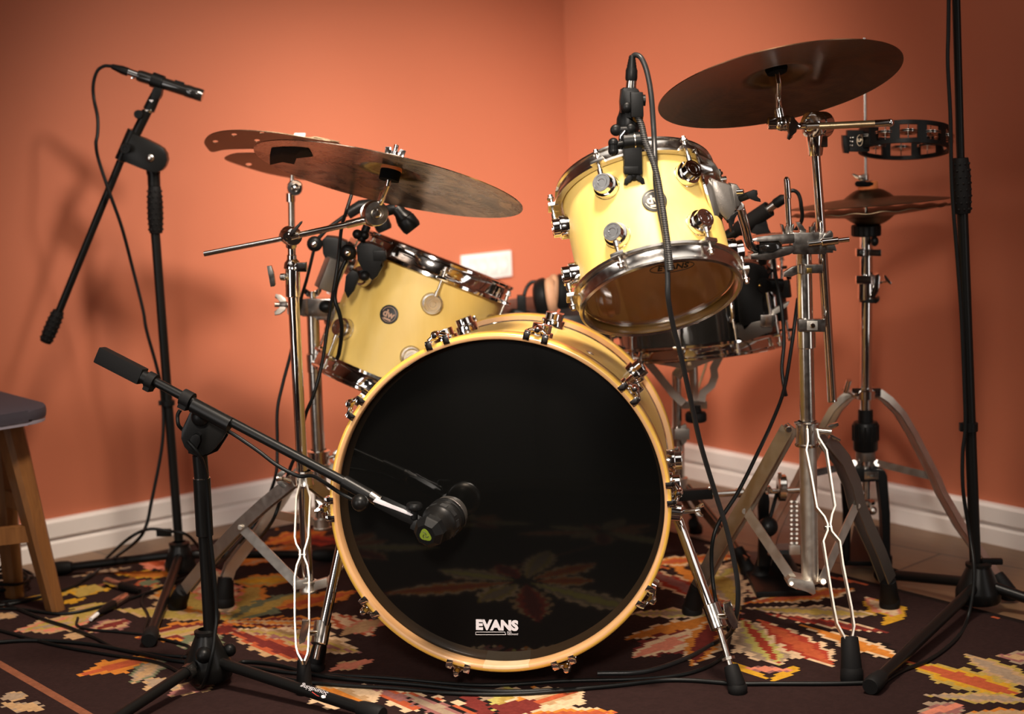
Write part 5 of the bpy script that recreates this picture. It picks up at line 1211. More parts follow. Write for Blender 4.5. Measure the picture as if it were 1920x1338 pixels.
mb = MB(); q = P(777, 948, 2.80); qd = V((0.05, 0, 1)).normalized(); mb.cyl(q - qd * .022, q - qd * .004, .006, seg=14); mb.lathe(q - qd * .006, qd, [(0, 0), (.0125, 0), (.0135, .002), (.0135, .008), (.011, .011), (0, .0105)], 24); mb.build('swivel_screw', BLACK, km)
mb = MB(); mb.box(P(790, 985, 2.81), img_dir(1, .45) * .016, V((0, .012, 0)), img_dir(-.45, 1) * .010, .003); mb.build('clip_socket', BLACK, km)
# --- tall stand at right
cb = G(1834, 1138); YR = cb.y
rs = thing('microphone_stand', 'tall black stand at the right edge running out of the top of the picture', 'microphone stand', (cb.x, cb.y, RUG), 'black microphone stands around the kit')
MB().tube([P(1829, 1058, YR), P(1804, 394, YR)], .0108, 22).build('lower_tube', SATIN, rs)
grip(rs, P(1804.5, 400, YR), P(1800.5, 296, YR), .0178)
MB().tube([P(1801, 300, YR), P(1787.5, -190, YR)], .0076, 18).build('upper_tube', SATIN, rs)
mb = MB(); mb.lathe(P(1818, 800, YR), V((0, 0, 1)), [(.010, -.009), (.0155, -.008), (.0155, .008), (.010, .009)], 24); mb.box(P(1805, 800, YR), RIGHT * .006, V((0, .006, 0)), V((0, 0, .008)), .001); mb.build('cable_clip', BLACK, rs)
cone_setup(rs, cb, .043, .022, .088, [G(1640, 1296), G(1660, 1090), G(1990, 1158)], .0105)
mb = MB(); mb.box(P(1860, 1052, YR), RIGHT * .020, V((0, .006, 0)), V((0, 0, .006)), .004); mb.build('hub_knob', BLACK, rs)

# ------------------------------------------------------------------ clamp microphones
def clip_mic(name, label, a, b, r0, r1, Lh, root_at=None):
    """dynamic microphone from tail a to head b"""
    a = V(a); b = V(b); ax = (b - a).normalized(); L = (b - a).length
    t = thing(name, label, 'microphone', a, 'clip-on drum microphones')
    MB().lathe(a, ax, [(0, 0), (r0 * .85, 0), (r0, .003), (r0, L - Lh - .012), (r1 * .95, L - Lh), (r1 * .9, L - Lh + .002)], 28).build('body', SATIN, t)
    MB().lathe(a, ax, [(r1 * .9, L - Lh + .001), (r1, L - Lh + .004), (r1, L - .006), (r1 * .85, L), (0, L)], 28).build('grille', BLACK, t)
    return t
# rack tom microphone and its rim clamp
ctm = thing('drum_microphone_clamp', 'black rim clamp with wing screws on the top edge of the rack tom', 'microphone clamp', P(1188, 270, 2.86))
YM = 2.835
mb = MB(); mb.box(P(1186, 296, YM), RIGHT * .0145, V((0, .014, 0)), V((0, 0, .026)), .003); mb.box(P(1183, 318, YM - .004), RIGHT * .012, V((0, .012, 0)), V((0, 0, .006)), .002); cj = mb.build('clamp_jaw', BLACK, ctm)
mb = MB(); mb.tube([P(1190, 316, YM - .004), P(1189, 330, YM - .004)], .006, 14); mb.wing(P(1189, 331, YM - .004), -V((0, 0, 1)), RIGHT, .0165, .008); mb.build('wing_screw', BLACK, cj)
mb = MB(); mb.cyl(P(1168, 266, YM - .005), P(1208, 262, YM - .005), .0140, seg=26); hb_ = mb.build('hinge_barrel', BLACK, ctm)
MB().lathe(P(1190, 264, YM - .005), P(1208, 262, YM) - P(1168, 266, YM), [(.0138, -.0012), (.0145, -.0008), (.0145, .0008), (.0138, .0012)], 26).build('hinge_seam', CHROME2, hb_)
MB().lathe(P(1208, 262, YM - .005), P(1208, 262, YM) - P(1168, 266, YM), [(.013, -.001), (.0145, 0), (.0135, .0025), (.010, .004), (0, .004)], 26).build('hinge_cap', BRASS, hb_)
mb = MB(); mb.tube([P(1170, 268, YM - .006), P(1156, 272, YM - .008)], .0055, 14); mb.ball(P(1150, 268, YM - .008), .0085); mb.ball(P(1150, 283, YM - .008), .0085); mb.tube([P(1150, 268, YM - .008), P(1150, 283, YM - .008)], .0080, 14); mb.build('hinge_knob', BLACK, ctm)
mb = MB(); mb.tube([P(1163, 280, YM), P(1166, 246, YM)], .0045, 12); mb.tube([P(1168, 256, YM - .004), P(1176, 246, YM - .006)], .0095, 16); mb.build('clamp_post', CHROME, ctm)
mb = MB(); mb.tube([P(1154, 244, YM - .006), P(1184, 242, YM - .006)], .0060, 14); mb.ball(P(1155, 244, YM - .008), .0095, axis=(0, 1, 0), k=.6); mb.ball(P(1183, 241, YM - .008), .0085, axis=(0, 1, 0), k=.6); mb.build('wing_screw', BLACK, ctm)
tm = thing('drum_microphone', 'black microphone standing in a clip above the rack tom, cable looping from its top', 'microphone', P(1180, 220, YM))
mb = MB(); mb.lathe(P(1177, 240, YM + .02), (P(1184, 150, YM + .02) - P(1177, 240, YM + .02)), [(0, -.012), (.0165, -.012), (.0190, .0), (.0190, .014), (.0165, .022), (.0150, .030), (.0140, .060)], 30); mb.build('grille_body', BLACK, tm)
mb = MB(); mb.prism([P(x, y, YM) for x, y in ((1165, 168), (1171, 164), (1192, 164), (1199, 170), (1202, 188), (1204, 198), (1207, 212), (1205, 224), (1198, 230), (1186, 228), (1178, 214), (1164, 212), (1163, 190))], V((0, .034, 0)), .005); mb.box(P(1194, 196, YM - .006), RIGHT * .010, V((0, .010, 0)), V((0, 0, .020)), .003); mc2 = mb.build('microphone_clip', BLACK, tm)
MB().ball(P(1176, 201, YM - .004), .0085, axis=(0, 1, 0), k=.6).build('clip_screw', BLACK, mc2)
MB().lathe(P(1196, 219, YM - .005), -V((0, 1, .3)), [(.0055, 0), (.0085, 0), (.0085, .003), (.0055, .003)], 22, closed=True).build('thread_insert', BRASS, mc2)
mb = MB(); mb.lathe(P(1203, 188, YM + .005), RIGHT, [(0, -.004), (.0085, -.004), (.009, .0), (.009, .006), (0, .007)], 22); mb.build('clip_knob', BLACK, mc2)
MB().lathe(P(1182.5, 170, YM + .016), (P(1184, 150, YM) - P(1182.5, 170, YM)), [(0, -.002), (.0125, -.002), (.0125, .003), (.0085, .005), (.0082, .019), (0, .019)], 28).build('connector', CHROME2, tm)
mb = MB(); mb.lathe(P(1183.5, 151, YM + .016), (P(1185, 111, YM) - P(1183.5, 151, YM)), [(0, 0), (.0090, 0), (.0098, .003), (.0095, .016), (.0088, .018)] + [(.0086 - .0030 * i / 8 - (.0006 if i % 2 else 0), .019 + .0022 * i) for i in range(9)] + [(.0040, .040), (0, .040)], 26); mb.build('connector_boot', BLACK, tm)
# floor tom microphones
YF = 3.36
for (lab, dx, tail, head, jaw, elb, s) in (
    ('black drum microphone in the nearer of two rim clamps on the floor tom', 0, (700, 392), (790, 0), 0, 0, 1),):
    pass
m1 = clip_mic('drum_microphone', 'stout black microphone at right under the crash cymbal, aimed down at the floor tom', P(742, 388, YF), P(775, 430, YF), .0125, .0190, .028)
m2 = clip_mic('drum_microphone', 'blunt black microphone just behind the crash tilter, aimed down at the floor tom', P(700, 382, YF + .12), P(722, 432, YF + .12), .012, .0165, .030)
mb = MB(); mb.tube([P(742, 390, YF), P(722, 396, YF), P(690, 386, YF + .03)], .011, 14); mb.build('swivel_joint', BLACK, m1)
mb = MB(); mb.tube([P(700, 383, YF + .12), P(676, 386, YF + .12), P(652, 401, YF + .12)], [.012, .012, .0115], 18); mb.build('barrel', SATIN, m2)
def rim_clamp(label, cx, cy, Y, knob, s=1.0):
    t = thing('drum_microphone_clamp', label, 'microphone clamp', P(cx, cy, Y), 'microphone clamps on the floor tom rim')
    pts = [(-22, -16), (-14, -24), (6, -22), (26, -14), (30, -4), (24, 4), (28, 22), (18, 40), (8, 48), (-8, 34), (-20, 10)]
    MB().prism([P(cx + x * s, cy + y * s, Y - .02) for x, y in pts], V((0, .04, 0)), .005).build('clamp_body', BLACK, t)
    q = P(*knob, Y - .025); MB().ball(q, .0155, axis=(0, 1, 0), k=.7).build('clamp_knob', BLACK, t)
    MB().ball(q - V((0, .011, 0)), .0062, axis=(0, 1, 0), k=.6).build('knob_bolt', CHROME, t)
    return t
r1 = rim_clamp('black clamp on the near rim of the floor tom, a shell lug beside it', 690, 478, 3.32, (653, 473))
mb = MB(); mb.tube([P(677, 452, 3.32), P(688, 424, 3.33)], .0078, 14); mb.ball(P(670, 439, 3.32), .0095); mb.ball(P(684, 441, 3.32), .0085); mb.build('boom_joint', BLACK, r1)
mb = MB(); mb.box(P(712, 478, 3.31), RIGHT * .012, V((0, .012, 0)), V((0, 0, .010)), .003); mb.tube([P(678, 505, 3.31), P(684, 520, 3.31)], .010, 12); mb.ball(P(684, 517, 3.30), .010); mb.build('clamp_screw', BLACK, r1)
mb = MB(); mb.prism([P(x, y, 3.33) for x, y in ((648, 518), (660, 505), (676, 512), (664, 545), (652, 560), (645, 545))], V((0, .03, 0)), .005); mb.build('clamp_foot', BLACK, r1)
r2 = rim_clamp('black clamp left of the other on the floor tom, farther behind, bolt head facing out', 624, 466, 3.46, (590, 457), .95)
mb = MB(); mb.tube([P(626, 490, 3.46), P(622, 492, 3.45)], .009, 12); mb.tube([P(598, 446, 3.46), P(612, 430, 3.46), P(650, 402, 3.47)], .0042, 10); mb.build('boom_joint', BLACK, r2)
# snare microphone
sm_ = clip_mic('drum_microphone', 'long black microphone between rack tom mount and hi-hat, pointing at the snare', P(1441, 392, 3.34), P(1345, 456, 3.40), .0118, .0128, .020)
sd_ = (P(1345, 456, 3.40) - P(1441, 392, 3.34)).normalized()
mb = MB(); mb.lathe(P(1441, 392, 3.34), sd_, [(.0122, -.001), (.0155, -.001), (.0155, .052), (.0145, .075), (.0125, .078)], 26); hl = mb.build('clip_sleeve', RUBBER, sm_)
mb = MB(); mb.prism([P(x, y, 3.345) for x, y in ((1425, 408), (1437, 410), (1436, 420), (1448, 440), (1424, 442), (1408, 436))], V((0, .016, 0)), .003); mb.build('clip_neck', RUBBER, hl)
mb = MB(); mb.tube([P(1455, 381, 3.335), P(1439, 393, 3.34)], .0082, 18); mb.build('connector', CHROME2, sm_)
mb = MB(); mb.lathe(P(1454, 382, 3.335), -sd_, [(0, 0), (.0095, 0), (.0098, .003), (.0098, .018), (.006, .024), (.0048, .030), (0, .030)], 22); mb.build('connector_boot', BLACK, sm_)
sc = thing('drum_microphone_clamp', 'black cluster of clamp joints at the right edge of the snare drum', 'microphone clamp', P(1425, 530, 3.42))
YQ = 3.40
mb = MB(); mb.prism([P(x, y, YQ) for x, y in ((1381, 500), (1394, 492), (1410, 492), (1432, 498), (1440, 514), (1448, 508), (1440, 498), (1449, 506), (1440, 520), (1442, 540), (1428, 552), (1432, 590), (1424, 600), (1408, 604), (1396, 620), (1386, 600), (1384, 560), (1380, 530))], V((0, .045, 0)), .004); mb.build('clamp_body', BLACK, sc)
mb = MB(); mb.cyl(P(1436, 534, YQ - .005), P(1468, 535, YQ - .005), .0135, seg=26); mb.lathe(P(1432, 534, YQ - .008), -V((0, 1, 0)), [(0, 0), (.014, 0), (.013, .012), (0, .014)], 26); jb = mb.build('joint_barrel', BLACK, sc)
MB().ball(P(1424, 535, YQ - .02), .0030).build('joint_screw', BRASS, jb)
mb = MB(); mb.tube([P(1438, 548, YQ), P(1442, 575, YQ), P(1446, 600, YQ)], .0030, 10); mb.box(P(1438, 600, YQ), RIGHT * .014, V((0, .01, 0)), V((0, 0, .012)), .003); mb.build('clamp_rod', CHROME2, sc)
mb = MB(); mb.tube([P(1430, 492, YQ + .0), P(1432, 440, 3.36)], .0085, 14); mb.build('clamp_arm', BLACK, sc)
mb = MB(); mb.prism([P(x, y, YQ + .01) for x, y in ((1447, 580), (1460, 576), (1475, 566), (1481, 565), (1477, 574), (1460, 586), (1447, 592))], V((0, .01, 0)), .002); mb.build('wing_screw', STEEL, sc)
mb = MB(); mb.prism([P(x, y, YQ + .0) for x, y in ((1384, 610), (1430, 600), (1452, 596), (1448, 622), (1420, 632), (1400, 640), (1386, 634))], V((0, .04, 0)), .004); mb.build('clamp_base', GUN, sc)

# ------------------------------------------------------------------ snare stand
YN = 3.62
ss = thing('snare_stand', 'dark chrome basket stand under the black snare drum', 'stand', (G(1275, 1010).x, YN, RUG))
mb = MB(); mb.tube([P(1271, 905, YN), P(1268, 700, YN)], .0105, 20); mb.cyl(P(1272, 935, YN), P(1270, 800, YN), .0140, seg=20); mb.build('tube', CHROME2, ss)
mb = MB(); mb.box(P(1278, 812, YN - .01), RIGHT * .016, V((0, .012, 0)), V((0, 0, .012)), .003); mb.prism([P(x, y, YN - .02) for x, y in ((1276, 800), (1286, 794), (1290, 806), (1288, 828), (1280, 836), (1274, 820))], V((0, .012, 0)), .003); mb.build('height_clamp', GUN, ss)
mb = MB(); mb.tube([P(1302, 760, YN), P(1299, 680, YN)], .010, 18); mb.cyl(P(1304, 790, YN - .005), P(1303, 776, YN - .005), .0125, seg=18); mb.build('basket_screw', STEEL, ss)
MB().lathe(P(1305, 790, YN - .005), V((0, 0, 1)), [(0, 0), (.020, 0), (.0225, .003), (.0225, .016), (.020, .020), (.012, .021), (.012, .036), (0, .036)], 26).build('basket_knob', RUBBER, ss)
mb = MB(); mb.tube([P(1268, 705, YN), P(1280, 690, YN), P(1300, 686, YN)], .012, 16); mb.build('tilter', STEEL, ss)
for nm, up1, lo1 in (('right', [(1296, 682), (1320, 672), (1352, 660), (1372, 648), (1392, 638)], [(1352, 662), (1338, 690), (1340, 705), (1334, 722), (1318, 736), (1315, 752)]),
                     ('left', [(1288, 684), (1260, 678), (1225, 672), (1202, 668)], [(1208, 672), (1232, 700), (1262, 738), (1282, 756)])):
    mb = MB(); mb.bar([P(x, y, YN - .03) for x, y in up1], .020, .004, V((0, 1, 0))); mb.bar([P(x, y, YN - .03) for x, y in lo1], .016, .004, V((0, 1, 0))); ar = mb.build('basket_arm', STEEL, ss)
    e = up1[-1]; mb = MB(); mb.box(P(e[0], e[1] - 4, YN - .03), RIGHT * .012, V((0, .014, 0)), V((0, 0, .014)), .004); mb.build('rubber_tip', RUBBER, ar)
mb = MB(); mb.bar([P(1298, 682, YN + .03), P(1325, 655, YN + .10), P(1335, 646, YN + .12)], .018, .004, V((.7, 0, .7))); mb.bar([P(1300, 755, YN + .02), P(1322, 690, YN + .08), P(1330, 660, YN + .11)], .014, .004, V((1, 0, 0))); ar = mb.build('basket_arm', STEEL, ss); mb = MB(); mb.box(P(1338, 642, YN + .12), RIGHT * .014, V((0, .012, 0)), V((0, 0, .014)), .004); mb.build('rubber_tip', RUBBER, ar)
mb = MB(); mb.box(P(1300, 757, YN), RIGHT * .028, V((0, .012, 0)), V((0, 0, .009)), .003); mb.build('basket_collar', CHROME2, ss)
tripod_collar(ss, 1272, 908, YN, .018, .03, STEEL)
for pts, fpx in (([(1284, 912), (1300, 930), (1336, 975), (1366, 1012), (1382, 1035)], (1402, 1076)), ([(1268, 915), (1250, 960), (1238, 1000)], (1232, 1040))):
    fp = G(*fpx); mb = MB(); w3 = [PD(x, y, (912, YN), (fpx[1], fp.y)) for x, y in pts]; sd = V((0, 0, 1)).cross(w3[0] - fp).normalized()
    for k in (-1, 1): mb.bar([p + sd * .007 * k for p in w3 + [fp + V((0, 0, .03))]], .016, .0026, sd)
    o = mb.build('leg', CHROME2, ss); foot(o, fp, w3[-1] - fp, .016, .05)
fp = V((ss.location.x + .04, YN + .26, RUG)); mb = MB(); mb.bar([P(1272, 915, YN), fp + V((0, 0, .04))], .016, .014, V((1, 0, 0))); o = mb.build('leg', CHROME2, ss); foot(o, fp, P(1272, 915, YN) - fp, .016, .05)

# ------------------------------------------------------------------ bass drum pedal
pc = G(1462, 1075); YP = 3.42
pd_ = thing('bass_drum_pedal', 'black and chrome drum pedal behind the legs of the double stand', 'pedal', (P(1460, 1040, YP).x, YP, RUG))
bz0 = RUG
px_ = P(1462, 1000, YP).x
mb = MB(); mb.box(V((px_, YP + .10, bz0 + .006)), V((.055, 0, 0)), V((0, .15, 0)), V((0, 0, .006)), .003); mb.build('base_plate', BLACK, pd_)
mb = MB(); mb.prism([P(x, y, YP) for x, y in ((1428, 918), (1440, 914), (1443, 940), (1440, 1000), (1440, 1062), (1422, 1062), (1424, 1000), (1422, 950))], V((0, .018, 0)), .003); mb.prism([P(x, y, YP) for x, y in ((1508, 918), (1520, 914), (1524, 940), (1520, 1000), (1522, 1062), (1504, 1062), (1504, 1000), (1502, 950))], V((0, .018, 0)), .003); mb.build('frame_post', BLACK, pd_)
mb = MB(); mb.tube([P(1425, 922, YP + .01), P(1522, 917, YP + .01)], .0055, 14); mb.build('axle', CHROME2, pd_)
mb = MB(); mb.lathe(P(1440, 918, YP - .004), -V((0, 1, .0)), [(0, -.01), (.008, -.01), (.008, .004), (0, .005)], 18); mb.build('bearing_bolt', CHROME, pd_)
mb = MB(); mb.lathe(P(1466, 914, YP + .01), RIGHT, [(0, -.008), (.024, -.008), (.027, -.006), (.027, .006), (.024, .008), (0, .008)], 28); mb.tube([P(1463, 900, YP), P(1462, 886, YP)], .004, 10); mb.build('cam', CHROME2, pd_)
mb = MB()
for k in range(11):
    y = 940 + 8.6 * k; mb.box(P(1489, y, YP + .0), RIGHT * .0062, V((0, .0025, 0)), V((0, 0, .0028)), .001)
    for dx in (-5, 5): mb.cyl(P(1489 + dx, y, YP - .003), P(1489 + dx, y, YP + .003), .0030, seg=8)
mb.build('chain', GUN, pd_)
mb = MB(); mb.bar([P(1489, 1034, YP), V((P(1489, 1034, YP).x, YP + .26, bz0 + .02))], .07, .008, V((0, .35, 1))); mb.build('footboard', BLACK, pd_)
mb = MB(); mb.box(P(1490, 1030, YP - .006), RIGHT * .011, V((0, .004, 0)), V((0, 0, .010)), .002); mb.build('chain_hook', STEEL, pd_)
mb = MB(); mb.tube([P(1462, 905, YP + .02), P(1440, 985, YP - .02)], .0038, 10); mb.ball(P(1440, 987, YP - .02), .020); mb.build('beater', BLACK, pd_)
mb = MB(); mb.tube([P(1424, 921, YP + .005), P(1330, 927, 3.40)], .0060, 14); mb.cyl(P(1395, 922, YP), P(1380, 924, YP), .0095, seg=16); mb.build('drive_shaft', CHROME2, pd_)
mb = MB(); a_, b_ = P(1262, 929, 3.38), P(1336, 924, 3.40); mb.box((a_ + b_) / 2, (b_ - a_) / 2, V((0, .009, 0)), V((0, 0, .0105)), .002); dsx = mb.build('shaft_sleeve', BLACK, pd_)
MB().ball(P(1330, 914, 3.39), .0048).build('shaft_screw', CHROME, dsx)

# ------------------------------------------------------------------ throne and headphones
YTh = 3.95
tc0 = P(1045, 590, YTh)
th = thing('drum_throne', 'round black vinyl drum seat behind the bass drum with headphones lying on it', 'stool', (tc0.x, YTh, RUG))
zt = P(1045, 566, YTh).z
MB().lathe((tc0.x, YTh, zt - .075), (0, 0, 1), [(0, 0), (.155, 0), (.168, .012), (.172, .04), (.166, .064), (.14, .074), (0, .077)], 64).build('seat', LEATHER, th)
MB().tube([V((tc0.x, YTh, zt - .075)), V((tc0.x, YTh, .12))], .014, 20).build('post', CHROME2, th)
for k in range(3):
    a = 2 * pi * k / 3 + .5; fp = V((tc0.x + .24 * cos(a), YTh + .17 * sin(a), RUG)); o = MB().bar([V((tc0.x, YTh, .30)), fp + V((0, 0, .03))], .018, .012, V((-sin(a), cos(a), 0))).build('leg', CHROME2, th); foot(o, fp, V((tc0.x, YTh, .3)) - fp, .016, .045)
hp = thing('headphones', 'black headphones with tan ear pads lying on the drum seat', 'headphones', P(1020, 570, 3.86))
zs = zt + .002
def cup(px, py, Y, dirv, r, nm, rot):
    c = P(px, py, Y); d = V(dirv).normalized()
    o = MB().lathe(c, d, [(0, -.002), (r * .55, 0), (r * .86, .006), (r * .97, .016), (r, .026), (r * .93, .030), (0, .030)], 40).build('ear_cup', BLACK, hp)
    MB().lathe(c + d * .029, d, [(r * .40, 0), (r * .86, 0), (r * .96, .006), (r * .94, .014), (r * .78, .021), (r * .55, .019), (r * .42, .012)], 40).build('ear_pad', PAD, o)
    return o
cup(1002, 562, 3.84, (.93, -.10, .12), .046, 'near', 0); cup(1068, 556, 3.88, (-.97, -.05, .1), .050, 'far', 0)
mb = MB(); mb.tube(spline([P(1008, 528, 3.86), P(995, 530, 3.86), P(985, 545, 3.85), P(980, 570, 3.84)], 8), .0042, 10); mb.tube(spline([P(1000, 592, 3.83), P(975, 588, 3.82), P(960, 585, 3.84), P(962, 582, 3.98), P(1010, 580, 4.04), P(1065, 582, 4.0), P(1085, 590, 3.93)], 6), .010, 12); mb.build('headband', BLACK, hp)
mb = MB(); mb.box(P(978, 568, 3.83), RIGHT * .010, V((0, .012, 0)), V((0, 0, .018)), .004); mb.build('slider', BLACK, hp)

# ------------------------------------------------------------------ wall socket, stool
def on_wall(px, py, n, off=0.0):
    d = ray(px, py); c = WC + n * off; return EYE + d * ((c - EYE).dot(n) / d.dot(n))
w0 = on_wall(910, 498, NL, .0); wr_ = -DL; wz = V((0, 0, 1))
wo = thing('wall_socket', 'white four-gang socket plate on the orange wall between the toms', 'socket', w0)
hw = (on_wall(956, 498, NL) - on_wall(864, 498, NL)).length / 2; hh_ = (on_wall(910, 474, NL) - on_wall(910, 523, NL)).length / 2
MB().box(w0 + NL * .005, wr_ * hw, wz * hh_, NL * .005, .003).build('plate', PLW, wo)
for k in range(4):
    c = w0 + NL * .0105 + wr_ * (hw * (-.63 + .42 * k)); f = MB().box(c, wr_ * hw * .19, wz * hh_ * .72, NL * .0018, .001).build('insert', simple('white_insert', (.64, .63, .61), .4), wo)
    MB().lathe(c + NL * .0019, NL, [(0, 0), (hw * .12, 0), (hw * .125, .0006), (hw * .14, .0006), (hw * .14, 0)], 24).build('outlet', WHITE, f)
stf = [G(104, 1143), G(28, 1118), G(-190, 1190), G(-240, 1130)]
stl = thing('wooden_stool', 'wooden stool with dark padded seat cut off by the left edge of the photo', 'stool', ((stf[0].x + stf[2].x) / 2, (stf[0].y + stf[3].y) / 2, RUG))
yst = stf[0].y; ztop = P(40, 757, yst).z; sx1 = P(82, 765, yst).x; sc_ = V(((stf[0].x + stf[2].x) / 2 , (stf[0].y + stf[3].y) / 2 + .03, 0))
hwx = sx1 - sc_.x
def rrect(cx, cy, hx, hy, r, n=8):
    o = []
    for sx, sy, a0 in ((1, 1, 0), (-1, 1, 90), (-1, -1, 180), (1, -1, 270)):
        for i in range(n + 1): a = radians(a0 + 90 * i / n); o.append((cx + sx * (hx - r) + r * cos(a), cy + sy * (hy - r) + r * sin(a)))
    return o
ccn = P(82, 766, 3.42); an_ = radians(-5); cen_ = V((ccn.x - .20 * cos(an_), ccn.y - .20 * sin(an_), 0)); rot_ = radians(40)
ol = [(cen_.x + x * cos(rot_) - y * sin(rot_), cen_.y + x * sin(rot_) + y * cos(rot_)) for x, y in rrect(0, 0, .16, .16, .06)]
ztop = ccn.z + .004
MB().prism([V((x, y, ztop - .021)) for x, y in ol], V((0, 0, .022)), .008).build('seat_pad', SEAT, stl)
MB().prism([V((cen_.x + (x - cen_.x) * .985, cen_.y + (y - cen_.y) * .985, ztop - .029)) for x, y in ol], V((0, 0, .009)), .002).build('seat_shell', SEATW, stl)
tops = [P(14, 794, yst + .0), P(-6, 800, stf[1].y - .03), V((sc_.x - (P(14, 794, yst).x - sc_.x), yst, 0)), V((sc_.x - (P(14, 794, yst).x - sc_.x), stf[1].y - .03, 0))]
for k, (t_, f_) in enumerate(zip(tops, stf)):
    t_ = V((t_.x, t_.y, ztop - .028)); ax = (f_ - t_).normalized(); s1 = V((.78, -.62, 0)); s1 = (s1 - ax * s1.dot(ax)).normalized(); s2 = ax.cross(s1)
    mb = MB(); r0, r1 = .0255, .0165; q = []
    for p, r in ((t_, r0), (f_, r1)):
        q.append([mb.bm.verts.new(V((0, 0, 0)) + p + s1 * (r * a) + s2 * (r * b)) for a, b in ((1, .62), (.62, 1), (-.62, 1), (-1, .62), (-1, -.62), (-.62, -1), (.62, -1), (1, -.62))])
    for v_ in q[1]: v_.co.z = RUG
    for v_ in q[0]: v_.co.z = ztop - .0285
    for i in range(8): mb.face([q[0][i], q[0][(i + 1) % 8], q[1][(i + 1) % 8], q[1][i]])
    mb.face(q[1]); mb.face(q[0][::-1]); mb.build('leg', LEGWOOD, stl)
for (i, j, fz) in ((0, 2, .42), (0, 1, .56), (1, 3, .42), (2, 3, .56)):
    za = (ztop - .028) * fz
    def at_(k): t_ = V((tops[k].x, tops[k].y, ztop - .028)); return t_ + (stf[k] - t_) * ((t_.z - za) / (t_.z - RUG))
    A, B = at_(i), at_(j); MB().bar([A, B], .034, .018, V((B - A).cross(V((0, 0, 1))))).build('rail', LEGWOOD, stl)

# ------------------------------------------------------------------ cables
def cable(label, pts, r=.0033, mt=None, parts=None, n=8):
    p = [q if isinstance(q, V) else (G(q[1], q[2], RUG + r + (q[3] if len(q) > 3 else 0)) if q[0] == 'g' else P(*q)) for q in pts]
    o = MB().tube(spline(p, n), r, 10).build('cable', mt or CABLE, loc=p[0])
    return tag(o, label, 'cable', 'black microphone cables around the kit')
cable('black cable looping from the pencil microphone down the tall left stand to the rug', [(209, 124, YB), (195, 124, YB), (182, 134, YB), (175, 158, YB), (176, 185, YB), (183, 220, YB - .02), (183, 250, YB - .03), (180, 270, YB - .035), (185, 300, YB - .03), (205, 360, YB - .03), (228, 425, YB - .02), (248, 500, YL - .02), (268, 580, YL - .02), (275, 620, YL - .02), (297, 700, YL - .015), (305, 755, YL - .005), (306, 810, YL - .012), (300, 860, YL - .02), (284, 940, YL - .03), (274, 985, YL - .04), (255, 1015, YL - .06), ('g', 205, 1052), ('g', 170, 1080), ('g', 120, 1105), ('g', 60, 1122), ('g', -20, 1130)], .0036)
cable('black cable running from behind the tall left stand base down to the left edge', [('g', 380, 1035, .03), (352, 1003, YL - .06), (315, 995, YL - .06), (278, 992, YL - .06), (240, 1010, YL - .08), ('g', 190, 1055), ('g', 150, 1092), ('g', 100, 1112), ('g', 30, 1130), ('g', -30, 1138)], .0034)
cable('black cable drooping under the kick microphone boom from its swivel', [(688, 948, 2.82), (640, 925, 2.83), (590, 893, YK - .08), (560, 892, YK - .06), (520, 872, YK - .05), (480, 842, YK - .04), (425, 806, YK - .02), (400, 800, YK + .022), (360, 812, YK + .022), (337, 800, YK - .012), (333, 780, YK - .012), (338, 768, YK - .012)], .0034)
cable('black cable hanging down the pole of the short kick stand', [(352, 826, YK - .045), (372, 850, YK - .045), (384, 880, YK - .03), (390, 930, YK - .022), (394, 1000, YK - .02), (402, 1080, YK - .018), (406, 1150, YK - .02), (403, 1185, YK - .034), (396, 1235, YK - .052), ('g', 375, 1290), ('g', 340, 1262), ('g', 290, 1240), ('g', 200, 1226), ('g', 100, 1208), ('g', -20, 1176)], .0034)
cable('black cable looping up from the rack tom microphone and down past the snare', [(1185, 112, YM + .016), (1187, 106, YM + .016), (1193, 103, YM + .012), (1203, 110, YM + .005), (1213, 135, YM), (1221, 180, YM - .005), (1226, 250, YM - .01), (1228, 300, 2.80), (1230, 350, 2.785), (1238, 400, 2.765), (1246, 440, 2.745), (1250, 480, 2.728), (1252, 520, 2.722), (1253, 560, 2.722), (1262, 610, 2.74), (1275, 660, 2.76), (1293, 740, 2.80), (1313, 830, 2.84), (1340, 920, 2.875), (1362, 990, 2.89), (1378, 1060, 2.90), (1384, 1110, 2.91), (1380, 1160, 2.93), (1368, 1188, 2.98), ('g', 1340, 1205), ('g', 1290, 1232), ('g', 1210, 1258), ('g', 1120, 1262)], .0044, CABLEG)
gn = MB().tube(spline([P(1196, 218, YM - .008), P(1203, 235, YM - .012), P(1210, 265, YM - .025), P(1222, 295, 2.79), P(1232, 330, 2.775), P(1241, 380, 2.755), P(1248, 430, 2.735), P(1254, 475, 2.718), P(1257, 507, 2.712)], 10), .0052, 12).build('gooseneck', STEEL, loc=P(1196, 218, YM))
bpm = gn.data.materials
def goose():
    mt, N, L, b = new_mat('black_ribbed_gooseneck'); b.inputs['Roughness'].default_value = .35
    tc = N.new('ShaderNodeTexCoord'); wv = N.new('ShaderNodeTexWave'); wv.bands_direction = 'Z'; wv.inputs['Scale'].default_value = 95
    cr = N.new('ShaderNodeValToRGB'); cr.color_ramp.elements[0].color = (.01, .01, .01, 1); cr.color_ramp.elements[1].color = (.06, .056, .052, 1); cr.color_ramp.elements[0].position = .5
    L.new(tc.outputs['Object'], wv.inputs['Vector']); L.new(wv.outputs['Fac'], cr.inputs[0]); L.new(cr.outputs[0], b.inputs['Base Color'])
    bp = N.new('ShaderNodeBump'); bp.inputs['Distance'].default_value = .001; L.new(wv.outputs['Fac'], bp.inputs['Height']); L.new(bp.outputs[0], b.inputs['Normal']); return mt
gn.data.materials[0] = goose()
